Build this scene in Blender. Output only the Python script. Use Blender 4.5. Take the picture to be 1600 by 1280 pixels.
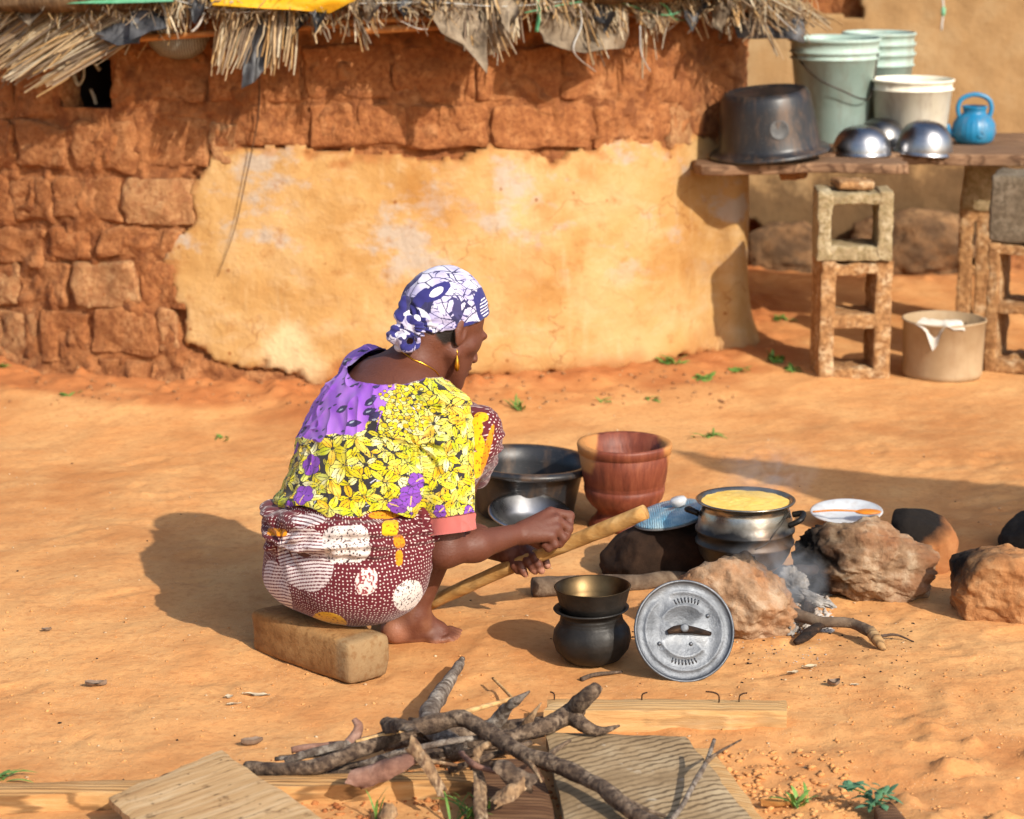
import bpy, bmesh, math, random
import numpy as np
from math import radians, sin, cos, tan, pi
from mathutils import Vector, Matrix

random.seed(7); RNG = np.random.default_rng(11)
scene = bpy.context.scene
for _o in list(bpy.data.objects): bpy.data.objects.remove(_o)

# ------------------------------------------------------------------ camera
CAM_H, PITCH, FPX = 1.65, radians(12.5), 3778.0        # metres, down-tilt, focal length in photo pixels (1600 wide)
cam_d = bpy.data.cameras.new('camera'); cam = bpy.data.objects.new('camera', cam_d)
scene.collection.objects.link(cam); scene.camera = cam
cam.location = (0, 0, CAM_H); cam.rotation_euler = (pi/2 - PITCH, 0, 0)
cam_d.sensor_width = 36; cam_d.lens = FPX / 1600 * 36
cam_d.clip_start = .1; cam_d.clip_end = 600
cam_d.dof.use_dof = True; cam_d.dof.focus_distance = 5.2; cam_d.dof.aperture_fstop = 4.6

# ------------------------------------------------------------------ light
SUN_EL = radians(33.5); SUN_AZ = np.array([.60, -.80])
SUN_AZ = SUN_AZ / np.linalg.norm(SUN_AZ)
SUND = np.array([SUN_AZ[0]*cos(SUN_EL), SUN_AZ[1]*cos(SUN_EL), sin(SUN_EL)])   # towards the sun
world = bpy.data.worlds.new('World'); scene.world = world; world.use_nodes = True
wn = world.node_tree.nodes; bg = wn['Background']
sky = wn.new('ShaderNodeTexSky'); sky.sky_type = 'NISHITA'; sky.sun_disc = False
sky.sun_elevation = SUN_EL; sky.sun_rotation = math.atan2(SUND[0], SUND[1])
sky.dust_density = 2.0; sky.air_density = 1.0
world.node_tree.links.new(sky.outputs[0], bg.inputs[0]); bg.inputs[1].default_value = .15
sun_d = bpy.data.lights.new('sun', 'SUN'); sun_d.energy = 4.1; sun_d.angle = radians(.55); sun_d.color = (1, .93, .82)
sun = bpy.data.objects.new('sun', sun_d); scene.collection.objects.link(sun)
sun.rotation_euler = Vector(SUND).to_track_quat('Z', 'Y').to_euler(); sun.location = (4, -4, 8)
scene.view_settings.view_transform = 'Standard'; scene.view_settings.look = 'None'
scene.view_settings.gamma = 1; scene.view_settings.exposure = .50
scene.cycles.max_bounces = 6; scene.cycles.volume_bounces = 0; scene.cycles.use_denoising = True
scene.cycles.caustics_reflective = False; scene.cycles.caustics_refractive = False

# ------------------------------------------------------------------ pixel <-> place
CP, SP = cos(PITCH), sin(PITCH)
def ray(u, v):
    yc = (640 - v) / FPX
    return np.array([(u - 800) / FPX, CP + yc*SP, -SP + yc*CP])
def P(u, v, Y):
    d = ray(u, v); t = Y / d[1]
    return np.array([d[0]*t, Y, CAM_H + d[2]*t])
def G(u, v, z=0.):
    d = ray(u, v); t = (z - CAM_H) / d[2]
    return np.array([d[0]*t, d[1]*t, z])
def PX(V):
    V = np.asarray(V, float); dz = CAM_H - V[..., 2]; Y = V[..., 1]
    d = Y*CP + dz*SP; up = Y*SP - dz*CP
    return np.stack([800 + FPX*V[..., 0]/d, 640 - FPX*up/d, d], -1)
def mpp(Y): return Y * 1.02 / FPX            # metres per photo pixel about there

# ------------------------------------------------------------------ numpy noise
def _h(ix, iy, iz, s):
    n = (ix*374761393 + iy*668265263 + iz*2147483647 + s*1274126177) & 0xffffffff
    n = ((n ^ (n >> 13)) * 1274126177) & 0xffffffff
    return ((n ^ (n >> 16)) & 0xffff) / 32767.5 - 1
def noise(Pp, s=0):
    Pp = np.asarray(Pp, float); i = np.floor(Pp).astype(np.int64); f = Pp - i; w = f*f*(3 - 2*f); r = 0
    for a in (0, 1):
        for b in (0, 1):
            for c in (0, 1):
                r = r + _h(i[..., 0]+a, i[..., 1]+b, i[..., 2]+c, s) * \
                    (w[..., 0] if a else 1-w[..., 0]) * (w[..., 1] if b else 1-w[..., 1]) * (w[..., 2] if c else 1-w[..., 2])
    return r
def fbm(Pp, o=4, s=0, g=.5):
    r = 0; a = 1; q = np.asarray(Pp, float)
    for k in range(o): r = r + a*noise(q, s+k); q = q*2.03 + 7.1; a *= g
    return r
def sstep(a, b, x):
    t = np.clip((x - a)/(b - a), 0, 1); return t*t*(3 - 2*t)

# ------------------------------------------------------------------ objects
ROOT = {}
def link(o): scene.collection.objects.link(o); return o
def tag(o, label=None, cat=None, group=None, kind=None):
    for k, v in (('label', label), ('category', cat), ('group', group), ('kind', kind)):
        if v: o[k] = v
    return o
def mesh(name, V, F, mat=None, smooth=True, col=None):
    me = bpy.data.meshes.new(name)
    V = np.asarray(V, float)
    if isinstance(F, np.ndarray):
        n = F.shape[1]; me.vertices.add(len(V)); me.vertices.foreach_set('co', V.astype(np.float32).ravel())
        me.loops.add(F.size); me.loops.foreach_set('vertex_index', F.astype(np.int32).ravel())
        me.polygons.add(len(F)); me.polygons.foreach_set('loop_start', (np.arange(len(F))*n).astype(np.int32))
        me.update(calc_edges=True)
    else:
        me.from_pydata([tuple(v) for v in V], [], [tuple(int(i) for i in f) for f in F]); me.update()
    if smooth: me.polygons.foreach_set('use_smooth', np.ones(len(me.polygons), bool))
    if mat: me.materials.append(mat)
    if col is not None:
        at = me.color_attributes.new('col', 'FLOAT_COLOR', 'POINT')
        c = np.ones((len(V), 4), np.float32); c[:, :col.shape[1]] = col
        at.data.foreach_set('color', c.ravel())
    return me
def thing(name, label, cat, loc, group=None):
    o = link(bpy.data.objects.new(name, None)); o.location = tuple(map(float, loc)); o.empty_display_size = .05
    ROOT[o.name] = np.array(loc, float); return tag(o, label, cat, group)
def part(name, VF, mat, parent, smooth=True, col=None, label=None, kind=None):
    V, F = VF; base = ROOT[parent.name]
    o = link(bpy.data.objects.new(name, mesh(name, np.asarray(V) - base, F, mat, smooth, col)))
    o.parent = parent; ROOT[o.name] = base
    return tag(o, label, kind=kind)
def single(name, VF, mat, label, cat, group=None, smooth=True, col=None, loc=None, kind=None):
    V, F = VF; V = np.asarray(V)
    if loc is None: loc = np.array([V[:, 0].mean(), V[:, 1].mean(), V[:, 2].min()])
    o = link(bpy.data.objects.new(name, mesh(name, V - loc, F, mat, smooth, col))); o.location = tuple(map(float, loc))
    ROOT[o.name] = np.array(loc, float); return tag(o, label, cat, group, kind)
def sharp(o, ang=35):
    me = o.data; me.set_sharp_from_angle(angle=radians(ang)); return o

# ------------------------------------------------------------------ shape makers: each gives (V, F)
def join(*vfs):
    V = []; F = []; n = 0
    for v, f in vfs:
        V.append(np.asarray(v, float)); F += [tuple(int(i)+n for i in q) for q in f]; n += len(v)
    return np.concatenate(V), F
def xf(VF, loc=(0, 0, 0), rot=None, scale=1.):
    V = np.asarray(VF[0], float)*scale
    if rot is not None: V = V @ np.asarray(rot.to_3x3() if hasattr(rot, 'to_3x3') else rot, float).T
    return V + np.asarray(loc, float), VF[1]
def euler(x=0, y=0, z=0):
    from mathutils import Euler
    return np.array(Euler((radians(x), radians(y), radians(z))).to_matrix())
def frame(zdir, xdir=(1, 0, 0)):
    z = np.asarray(zdir, float); z = z/np.linalg.norm(z); x = np.asarray(xdir, float); x = x - z*np.dot(x, z)
    if np.linalg.norm(x) < 1e-4: x = np.cross(z, [0, 1, 0.3])
    x = x/np.linalg.norm(x); return np.stack([x, np.cross(z, x), z], 1)
def lathe(prof, n=48, closed=False, wob=0, seed=0):
    prof = np.asarray(prof, float); m = len(prof); a = np.arange(n)*2*pi/n
    V = np.stack([prof[None, :, 0]*np.cos(a)[:, None], prof[None, :, 0]*np.sin(a)[:, None], np.repeat(prof[None, :, 1], n, 0)], -1)
    V = V.reshape(-1, 3); F = []
    if wob: V = V + (noise(V*9+seed, seed)*wob)[:, None]*np.array([1, 1, .4])
    for i in range(n):
        j = (i+1) % n
        for k in range(m if closed else m-1):
            l = (k+1) % m; F.append((i*m+k, j*m+k, j*m+l, i*m+l))
    return V, F
def spline(pts, n=8):
    p = np.asarray(pts, float); p = np.concatenate([[2*p[0]-p[1]], p, [2*p[-1]-p[-2]]]); out = []
    for i in range(1, len(p)-2):
        for t in np.arange(n)/n:
            a, b, c, d = p[i-1:i+3]
            out.append(.5*(2*b + (c-a)*t + (2*a-5*b+4*c-d)*t*t + (3*b-a-3*c+d)*t**3))
    out.append(p[-2]); return np.array(out)
def tube(path, rad, n=8, sq=1., rough=0, seed=0, cap=True):
    p = np.asarray(path, float); m = len(p); r = np.broadcast_to(np.asarray(rad, float), (m,)) if np.ndim(rad) == 0 else \
        np.interp(np.linspace(0, 1, m), np.linspace(0, 1, len(rad)), rad)
    T = np.gradient(p, axis=0); T /= np.linalg.norm(T, axis=1)[:, None] + 1e-9
    x = np.cross(T[0], [0.13, .2, 1.]); x /= np.linalg.norm(x); V = []
    a = np.arange(n)*2*pi/n
    for i in range(m):
        x = x - T[i]*np.dot(x, T[i]); x /= np.linalg.norm(x); y = np.cross(T[i], x)
        V.append(p[i] + (np.cos(a)[:, None]*x + sq*np.sin(a)[:, None]*y)*r[i])
    V = np.concatenate(V)
    if rough:
        c = np.repeat(p, n, 0); d = V - c; V = c + d*(1 + rough*fbm(V*28+seed, 3, seed))[:, None]
    F = [(i*n+k, i*n+(k+1) % n, (i+1)*n+(k+1) % n, (i+1)*n+k) for i in range(m-1) for k in range(n)]
    if cap: F += [tuple(range(n))[::-1], tuple((m-1)*n+k for k in range(n))]
    return V, F
def rbox(sx, sy, sz, r=.01, seg=(4, 4, 4), rseg=2):
    """box with rounded edges, centred, subdivided"""
    h = np.array([sx, sy, sz])/2; r = min(r, h.min()*.98)
    tk = []
    for k in range(3):
        e = [-h[k] + r*(1-cos(pi/2*i/rseg)) for i in range(rseg)] if True else []
        mid = list(np.linspace(-h[k]+r, h[k]-r, seg[k]+1)); tk.append(np.array(e + mid + [-q for q in e[::-1]]))
    V = []; F = []; key = {}
    def vid(p):
        k = tuple(np.round(p, 6))
        if k not in key: key[k] = len(V); V.append(p)
        return key[k]
    for ax in range(3):
        b, c = (ax+1) % 3, (ax+2) % 3
        for s in (-1, 1):
            ids = np.zeros((len(tk[b]), len(tk[c])), int)
            for i, tb in enumerate(tk[b]):
                for j, tc in enumerate(tk[c]):
                    p = np.zeros(3); p[ax] = s*h[ax]; p[b] = tb; p[c] = tc; ids[i, j] = vid(p)
            for i in range(len(tk[b])-1):
                for j in range(len(tk[c])-1):
                    q = (ids[i, j], ids[i+1, j], ids[i+1, j+1], ids[i, j+1]); F.append(q if s > 0 else q[::-1])
    V = np.array(V); q = np.clip(V, -(h-r), h-r); d = V - q; L = np.linalg.norm(d, axis=1)
    return q + d/np.maximum(L, 1e-9)[:, None]*np.minimum(r, L*99)[:, None], F
def ico(sub=4):
    bm = bmesh.new(); bmesh.ops.create_icosphere(bm, subdivisions=sub, radius=1)
    V = np.array([v.co[:] for v in bm.verts]); F = [tuple(v.index for v in f.verts) for f in bm.faces]; bm.free(); return V, F
def rock(size, seed, sub=5, amp=.22, freq=1.6, cuts=7, fine=.05, ff=7., blocky=.0):
    V, F = ico(sub); rs = np.random.default_rng(seed)
    if blocky: V = V/ (np.abs(V)**blocky).sum(1)[:, None]**(1/blocky)
    for _ in range(cuts):
        n = rs.normal(size=3); n /= np.linalg.norm(n); d = rs.uniform(.72, .95); k = V @ n - d
        V = V - np.maximum(k, 0)[:, None]*n*.9
    N = V/np.linalg.norm(V, axis=1)[:, None]
    rg = 1-np.abs(fbm(V*freq*2.3+seed, 3, seed+9))
    V = V + N*(amp*fbm(V*freq+seed, 3, seed) + fine*fbm(V*ff+seed, 4, seed+3) - fine*.5*np.maximum(rg-.72, 0)*3 + fine*.22*fbm(V*ff*4+seed, 2, seed+5))[:, None]
    return V*np.asarray(size)/2, F
def vnormals(V, F):
    F = np.asarray(F); N = np.zeros_like(V)
    n = np.cross(V[F[:, 2]] - V[F[:, 0]], V[F[:, 3 if F.shape[1] == 4 else 1]] - V[F[:, 1 if F.shape[1] == 4 else 0]])
    for k in range(F.shape[1]): np.add.at(N, F[:, k], n)
    return N/np.maximum(np.linalg.norm(N, axis=1), 1e-12)[:, None]
def grid(nx, ny):
    i = np.arange(nx-1)[:, None]*ny + np.arange(ny-1)[None]; i = i.ravel()
    return np.stack([i, i+ny, i+ny+1, i+1], 1)

# ------------------------------------------------------------------ implicit surfaces (for the body and her clothes)
class Field:
    def __init__(s, lo, hi, h):
        s.lo = np.array(lo, float); s.h = h; s.n = np.ceil((np.array(hi)-s.lo)/h).astype(int)+1
        s.D = np.ones(s.n, np.float32); s.ax = [(s.lo[k] + np.arange(s.n[k])*h).astype(np.float32) for k in range(3)]
    def win(s, lo, hi):
        a = np.clip(np.floor((np.array(lo)-s.lo)/s.h).astype(int), 0, s.n); b = np.clip(np.ceil((np.array(hi)-s.lo)/s.h).astype(int)+1, 0, s.n)
        sl = tuple(slice(a[k], b[k]) for k in range(3))
        return sl, (s.ax[0][sl[0]][:, None, None], s.ax[1][sl[1]][None, :, None], s.ax[2][sl[2]][None, None, :])
    def put(s, sl, d, k, op):
        a = s.D[sl]
        if op == 'u': q = np.clip(.5+.5*(a-d)/k, 0, 1); s.D[sl] = a*(1-q) + d*q - k*q*(1-q)
        else:         q = np.clip(.5-.5*(a+d)/k, 0, 1); s.D[sl] = a*(1-q) - d*q + k*q*(1-q)
    def cone(s, a, b, r1, r2, k=.02, op='u'):
        a = np.asarray(a, float); b = np.asarray(b, float); m = max(r1, r2)+k*1.6+.01
        sl, (X, Y, Z) = s.win(np.minimum(a, b)-m, np.maximum(a, b)+m); d = b-a; L = max(d@d, 1e-12)
        t = np.clip(((X-a[0])*d[0] + (Y-a[1])*d[1] + (Z-a[2])*d[2])/L, 0, 1)
        s.put(sl, np.sqrt((X-a[0]-t*d[0])**2 + (Y-a[1]-t*d[1])**2 + (Z-a[2]-t*d[2])**2) - (r1+(r2-r1)*t), k, op)
    def chain(s, pts, rs, k=.012):
        for i in range(len(pts)-1): s.cone(pts[i], pts[i+1], rs[i], rs[i+1], k)
    def ell(s, c, r, M=np.eye(3), k=.02, op='u', p=2.):
        c = np.asarray(c, float); r = np.asarray(r, float); m = np.abs(M) @ r + k*1.6+.01
        sl, (X, Y, Z) = s.win(c-m, c+m); X = X-c[0]; Y = Y-c[1]; Z = Z-c[2]
        q = 0; g = 0
        for j in range(3):
            w = (X*M[0, j]+Y*M[1, j]+Z*M[2, j])/r[j]; aw = np.abs(w); q = q + aw**p; g = g + (aw**(p-1)/r[j])**2
        L = q**(1./p); gr = np.sqrt(g)/np.maximum(q**(1-1./p), 1e-6)
        s.put(sl, ((L-1)/np.maximum(gr, 1e-6)).astype(np.float32), k, op)
    def loft(s, secs, M, k=.02):
        """secs: (centre, rx, ry); M columns: local x, y axes; elliptical sections blended along the way"""
        for (a, ax, ay), (b, bx, by) in zip(secs[:-1], secs[1:]):
            a = np.asarray(a, float); b = np.asarray(b, float); m = max(ax, ay, bx, by)+k*1.6+.01
            sl, (X, Y, Z) = s.win(np.minimum(a, b)-m, np.maximum(a, b)+m); d = b-a; L = d@d
            t = np.clip(((X-a[0])*d[0] + (Y-a[1])*d[1] + (Z-a[2])*d[2])/L, 0, 1)
            px, py, pz = X-a[0]-t*d[0], Y-a[1]-t*d[1], Z-a[2]-t*d[2]
            rx, ry = ax+(bx-ax)*t, ay+(by-ay)*t; rz = np.minimum(rx, ry)
            u = (px*M[0, 0]+py*M[1, 0]+pz*M[2, 0]); w = (px*M[0, 1]+py*M[1, 1]+pz*M[2, 1]); z = (px*M[0, 2]+py*M[1, 2]+pz*M[2, 2])
            q = np.sqrt((u/rx)**2+(w/ry)**2+(z/rz)**2); g = np.sqrt((u/rx**2)**2+(w/ry**2)**2+(z/rz**2)**2)/np.maximum(q, 1e-6)
            s.put(sl, (q-1)/np.maximum(g, 1e-6), k, 'u')
    def mesh(s, smooth=1):
        D = s.D; I = D < 0; n = np.array(D.shape)
        c = np.zeros(n-1, np.uint8)
        for a in (0, 1):
            for b in (0, 1):
                for d in (0, 1): c += I[a:n[0]-1+a, b:n[1]-1+b, d:n[2]-1+d]
        act = np.argwhere((c > 0) & (c < 8)); idx = np.full(n-1, -1, np.int32); idx[tuple(act.T)] = np.arange(len(act))
        acc = np.zeros((len(act), 3)); cnt = np.zeros(len(act))
        co = [(a, b, d) for a in (0, 1) for b in (0, 1) for d in (0, 1)]
        val = {k: D[act[:, 0]+k[0], act[:, 1]+k[1], act[:, 2]+k[2]].astype(float) for k in co}
        for k in co:
            for ax in range(3):
                if k[ax] == 0:
                    l = list(k); l[ax] = 1; l = tuple(l); A, B = val[k], val[l]; m = (A < 0) != (B < 0)
                    t = np.where(m, A/np.where(m, A-B, 1), 0); p = np.repeat(np.array(k, float)[None], len(act), 0); p[:, ax] += t
                    acc[m] += p[m]; cnt[m] += 1
        V = s.lo + (act + acc/cnt[:, None])*s.h; F = []
        for ax in range(3):
            b, d = (ax+1) % 3, (ax+2) % 3
            s0 = [slice(1, -1)]*3; s0[ax] = slice(0, -1); s1 = list(s0); s1[ax] = slice(1, None)
            A = I[tuple(s0)]; B = I[tuple(s1)]; e = np.argwhere(A != B); off = np.array([1, 1, 1]); off[ax] = 0; e = e+off
            eb = np.eye(3, dtype=int)[b]; ed = np.eye(3, dtype=int)[d]
            q = np.stack([idx[tuple((e-eb-ed).T)], idx[tuple((e-ed).T)], idx[tuple(e.T)], idx[tuple((e-eb).T)]], 1)
            ins = I[tuple(e.T)]; q[~ins] = q[~ins][:, ::-1]; F.append(q)
        F = np.concatenate(F); F = F[(F >= 0).all(1)]
        return relax(V, F, smooth), F
def relax(V, F, it, w=.5):
    for _ in range(it):
        A = np.zeros_like(V); c = np.zeros(len(V))
        for k in range(4):
            for l in (1, 3):
                np.add.at(A, F[:, k], V[F[:, (k+l) % 4]]); np.add.at(c, F[:, k], 1)
        V = V*(1-w) + w*A/np.maximum(c, 1)[:, None]
    return V
def subdiv(V, F):
    """one split of quads into four, positions linear"""
    E = np.concatenate([np.stack([F[:, k], F[:, (k+1) % 4]], 1) for k in range(4)]); E.sort(1)
    U, inv = np.unique(E[:, 0].astype(np.int64)*len(V)+E[:, 1], return_inverse=True); a, b = U//len(V), U % len(V)
    n = len(V); m = len(F); em = n + inv.reshape(4, m).T; fc = n + len(U) + np.arange(m)
    V2 = np.concatenate([V, (V[a]+V[b])/2, V[F].mean(1)])
    F2 = np.concatenate([np.stack([F[:, k], em[:, k], fc, em[:, (k+3) % 4]], 1) for k in range(4)])
    return V2, F2
def keep(V, F, fm):
    F = F[fm]; u, inv = np.unique(F, return_inverse=True); return V[u], inv.reshape(F.shape), u

# ------------------------------------------------------------------ materials
ALB = .68                                       # surface albedo against the look of the sunlit thing
def lin(c, k=1.):
    c = np.asarray(c, float)/255.; r = np.where(c <= .04045, c/12.92, ((c+.055)/1.055)**2.4)*k*ALB
    return (float(r[0]), float(r[1]), float(r[2]), 1.)
class NT:
    def __init__(s, name):
        s.m = bpy.data.materials.new(name); s.m.use_nodes = True; s.t = s.m.node_tree; s.n = s.t.nodes
        s.b = s.n['Principled BSDF']; s.tc = s.n.new('ShaderNodeTexCoord').outputs['Object']
    def L(s, a, b): s.t.links.new(a, b)
    def add(s, ty, **kw):
        n = s.n.new('ShaderNode'+ty)
        for k, v in kw.items(): setattr(n, k, v)
        return n
    def vec(s, scale=(1, 1, 1), rot=(0, 0, 0), loc=(0, 0, 0), src=None):
        m = s.add('Mapping'); m.inputs[1].default_value = loc; m.inputs[2].default_value = rot; m.inputs[3].default_value = scale
        s.L(src or s.tc, m.inputs[0]); return m.outputs[0]
    def noise(s, scale, detail=6, rough=.55, vec=None, dist=0):
        n = s.add('TexNoise'); n.inputs['Scale'].default_value = scale; n.inputs['Detail'].default_value = detail
        n.inputs['Roughness'].default_value = rough; n.inputs['Distortion'].default_value = dist; s.L(vec or s.tc, n.inputs['Vector']); return n.outputs[0]
    def vor(s, scale, feature='F1', vec=None, out='Distance', rand=1):
        n = s.add('TexVoronoi', feature=feature); n.inputs['Scale'].default_value = scale; n.inputs['Randomness'].default_value = rand
        s.L(vec or s.tc, n.inputs['Vector']); return n.outputs[out]
    def wave(s, scale, dist=4, detail=3, ds=1.5, vec=None, dirn='X'):
        n = s.add('TexWave', bands_direction=dirn); n.inputs['Scale'].default_value = scale; n.inputs['Distortion'].default_value = dist
        n.inputs['Detail'].default_value = detail; n.inputs['Detail Scale'].default_value = ds; s.L(vec or s.tc, n.inputs['Vector']); return n.outputs['Fac']
    def ramp(s, f, stops, interp='LINEAR'):
        n = s.add('ValToRGB'); e = n.color_ramp.elements; n.color_ramp.interpolation = interp
        while len(e) < len(stops): e.new(.5)
        for k, (p, c) in enumerate(stops):
            e[k].position = p; e[k].color = c if hasattr(c, '__len__') else (c, c, c, 1)
        s.L(f, n.inputs[0]); return n.outputs[0]
    def mix(s, f, a, b, mode='MIX'):
        n = s.add('Mix', data_type='RGBA', blend_type=mode)
        for v, i in ((f, 0), (a, 6), (b, 7)):
            if hasattr(v, 'is_linked'): s.L(v, n.inputs[i])
            else: n.inputs[i].default_value = v
        return n.outputs[2]
    def math(s, op, a, b=0.):
        n = s.add('Math', operation=op)
        for v, i in ((a, 0), (b, 1)):
            if hasattr(v, 'is_linked'): s.L(v, n.inputs[i])
            else: n.inputs[i].default_value = v
        return n.outputs[0]
    def bump(s, h, st=.5, dist=.01, prev=None):
        n = s.add('Bump'); n.inputs['Strength'].default_value = st; n.inputs['Distance'].default_value = dist; s.L(h, n.inputs['Height'])
        if prev is not None: s.L(prev, n.inputs['Normal'])
        return n.outputs[0]
    def attr(s, name='col'):
        n = s.add('Attribute'); n.attribute_name = name; return n.outputs['Color']
    def pos(s, k): n = s.add('SeparateXYZ'); s.L(s.tc, n.inputs[0]); return n.outputs[k]
    def near(s, c, r0, r1, ns=8., na=.4, loc=None):
        """0..1 mask: 1 inside r0 of point c (object space), uneven edge"""
        d = s.add('VectorMath', operation='DISTANCE'); s.L(s.tc, d.inputs[0]); d.inputs[1].default_value = tuple(map(float, c))
        e = s.math('ADD', d.outputs['Value'], s.math('MULTIPLY', s.math('SUBTRACT', s.noise(ns, 5), .5), na))
        m = s.add('MapRange'); m.inputs[1].default_value = r0; m.inputs[2].default_value = r1; m.inputs[3].default_value = 1; m.inputs[4].default_value = 0
        s.L(e, m.inputs[0]); return m.outputs[0]
    def out(s, color=None, rough=.8, normal=None, metal=None, spec=None, **kw):
        for v, nme in ((color, 'Base Color'), (rough, 'Roughness'), (normal, 'Normal'), (metal, 'Metallic'), (spec, 'Specular IOR Level')):
            if v is None: continue
            if hasattr(v, 'is_linked'): s.L(v, s.b.inputs[nme])
            else: s.b.inputs[nme].default_value = v
        for k, v in kw.items(): s.b.inputs[k.replace('_', ' ')].default_value = v
        return s.m
def simple(name, stops, scale=6, rough=.85, bump=.4, bscale=60, bdist=.004, metal=0, spec=.3, detail=7, stretch=(1, 1, 1), k=1., fine=None, **kw):
    t = NT(name); v = t.vec(stretch); n = t.noise(scale, detail, .6, v)
    st = [(p, lin(c, k)) for p, c in stops]; c = t.ramp(n, st)
    if fine: c = t.mix(t.ramp(t.noise(fine[0], 4, .6, v), [(.42, 0.), (.62, 1.)]), c, lin(fine[1], k))
    b = t.bump(t.noise(bscale, 6, .65, v), bump, bdist) if bump else None
    return t.out(c, rough, b, metal, spec, **kw)
# ================================================================== hut plan: base line of the round mud wall, read from the photo's ground contact
_base = [(-330, 548), (-150, 570), (0, 588), (150, 604), (330, 611), (560, 611), (760, 604), (900, 592), (1030, 574), (1105, 556)]
_bp = [G(u, v)[:2] for u, v in _base]
_c = P(1168, 300, 8.42)[:2]                                     # right-hand corner of the wall
_bp += [_c + np.array([-.045, -.09]), _c + np.array([0, .06]), _c + np.array([.0, .45]), _c + np.array([-.05, 1.5]), _c + np.array([-.6, 2.6])]
HUT = spline(np.array(_bp), 24)
_seg = np.linalg.norm(np.diff(HUT, axis=0), axis=1); HS = np.concatenate([[0], np.cumsum(_seg)])
def hut_at(s):
    x = np.interp(s, HS, HUT[:, 0]); y = np.interp(s, HS, HUT[:, 1])
    e = .02; dx = np.interp(s+e, HS, HUT[:, 0])-np.interp(s-e, HS, HUT[:, 0]); dy = np.interp(s+e, HS, HUT[:, 1])-np.interp(s-e, HS, HUT[:, 1])
    L = np.hypot(dx, dy); return np.stack([x, y], -1), np.stack([dy/L, -dx/L], -1)       # point, outward normal
def hut_px(u, v):
    """pixel -> (s, z) on the wall"""
    d = ray(u, v); A = HUT[:-1]; B = HUT[1:]; E = B-A
    den = d[0]*E[:, 1]-d[1]*E[:, 0]; t = (A[:, 0]*E[:, 1]-A[:, 1]*E[:, 0])/den; w = (A[:, 0]*d[1]-A[:, 1]*d[0])/den
    ok = np.where((w >= 0) & (w <= 1) & (t > 0))[0]; k = ok[np.argmin(t[ok])]
    return HS[k]+w[k]*_seg[k], CAM_H+d[2]*t[k]
def hut_dist(x, y):
    """distance of ground points in front of the wall (positive outside)"""
    pts = np.stack([x, y], -1); D = np.full(x.shape, 1e3)
    for p in HUT[::3]: D = np.minimum(D, np.hypot(pts[..., 0]-p[0], pts[..., 1]-p[1]))
    return D


BACK_Y = G(1400, 428)[1]                                        # the house wall behind the table
# ================================================================== ground
def ax_ticks(a, b, h, lo, hi):
    t = list(np.arange(a, b+1e-6, h)); k = h; x = t[-1]
    while x < hi: k *= 1.35; x += k; t.append(x)
    k = h; x = t[0]; L = []
    while x > lo: k *= 1.35; x -= k; L.append(x)
    return np.array(L[::-1]+t)
gx = ax_ticks(-2.4, 2.6, .0135, -260, 260); gy = ax_ticks(3.7, 10.6, .0135, -250, 280)
GX, GY = np.meshgrid(gx, gy, indexing='ij'); Q = np.stack([GX, GY, GX*0], -1)
near = sstep(14, 9, np.hypot(GX, GY-6))
hd = np.full(GX.shape, 9.); mreg = (GX > -3.5) & (GX < 2) & (GY > 6.6) & (GY < 11); hd[mreg] = hut_dist(GX[mreg], GY[mreg])
gz = .010*fbm(Q*1.3, 3, 2) + .004*fbm(Q*6, 3, 5) + .0016*fbm(Q*26, 3, 9)
clod = np.maximum(fbm(Q*17, 3, 21)-.28, 0)
rough = sstep(.25, -.2, (GY-4.45)) * sstep(.15, .9, GX) + .8*sstep(.5, .05, np.hypot(GX-.62, GY-5.3)-.1)*.5
gz += clod*.030*np.clip(rough, 0, 1)
gz -= .016*np.clip(rough, 0, 1)*np.maximum(fbm(Q*9+3, 2, 33)-.15, 0)
tal = np.exp(-(hd/.22)**1.3)
gz += tal*(.028+.014*fbm(Q*7, 3, 12)+.006*fbm(Q*24, 2, 13)) + sstep(.40, .05, hd)*clod*.022 + .014*np.exp(-(hd/.45)**2)
gz += sstep(.8, .1, BACK_Y-GY)*sstep(.3, .9, GX)*(.02+.02*clod)
_r = np.random.default_rng(41)                       # scuffs and old footprints in the packed earth
for _ in range(110):
    px_, py_ = (_r.uniform(-1.2, 1.4), _r.uniform(4.2, 6.9)); a_ = _r.uniform(0, pi); i0, i1 = np.searchsorted(gx, [px_-.2, px_+.2]); j0, j1 = np.searchsorted(gy, [py_-.2, py_+.2]); dx_, dy_ = GX[i0:i1, j0:j1]-px_, GY[i0:i1, j0:j1]-py_
    u_, v_ = dx_*cos(a_)+dy_*sin(a_), -dx_*sin(a_)+dy_*cos(a_); l_ = _r.uniform(.05, .13); e_ = np.sqrt((u_/l_)**2+(v_/(l_*.42))**2)+.25*noise(np.stack([dx_*30, dy_*30, dx_*0+_], -1), 6); gz[i0:i1, j0:j1] += _r.uniform(.4, 1.)*(-.0045*sstep(1., .6, e_)+.0028*np.exp(-((e_-1.15)/.22)**2))
gz = gz*near
GZ = gz
red = sstep(.42, .06, hd+.16*fbm(Q*4, 3, 71)+.05*fbm(Q*15, 2, 72))*.8 + .55*sstep(.5, .05, BACK_Y-GY)*sstep(.5, .9, GX) + .35*np.clip(rough, 0, 1)*sstep(-.1, .5, fbm(Q*3, 3, 75))
def ground_z(x, y):
    i = np.clip(np.searchsorted(gx, x)-1, 0, len(gx)-2); j = np.clip(np.searchsorted(gy, y)-1, 0, len(gy)-2)
    return float(gz[i:i+2, j:j+2].mean())
def GG(u, v, up=0.):
    p = G(u, v); p[2] = ground_z(p[0], p[1])+up; return p

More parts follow.
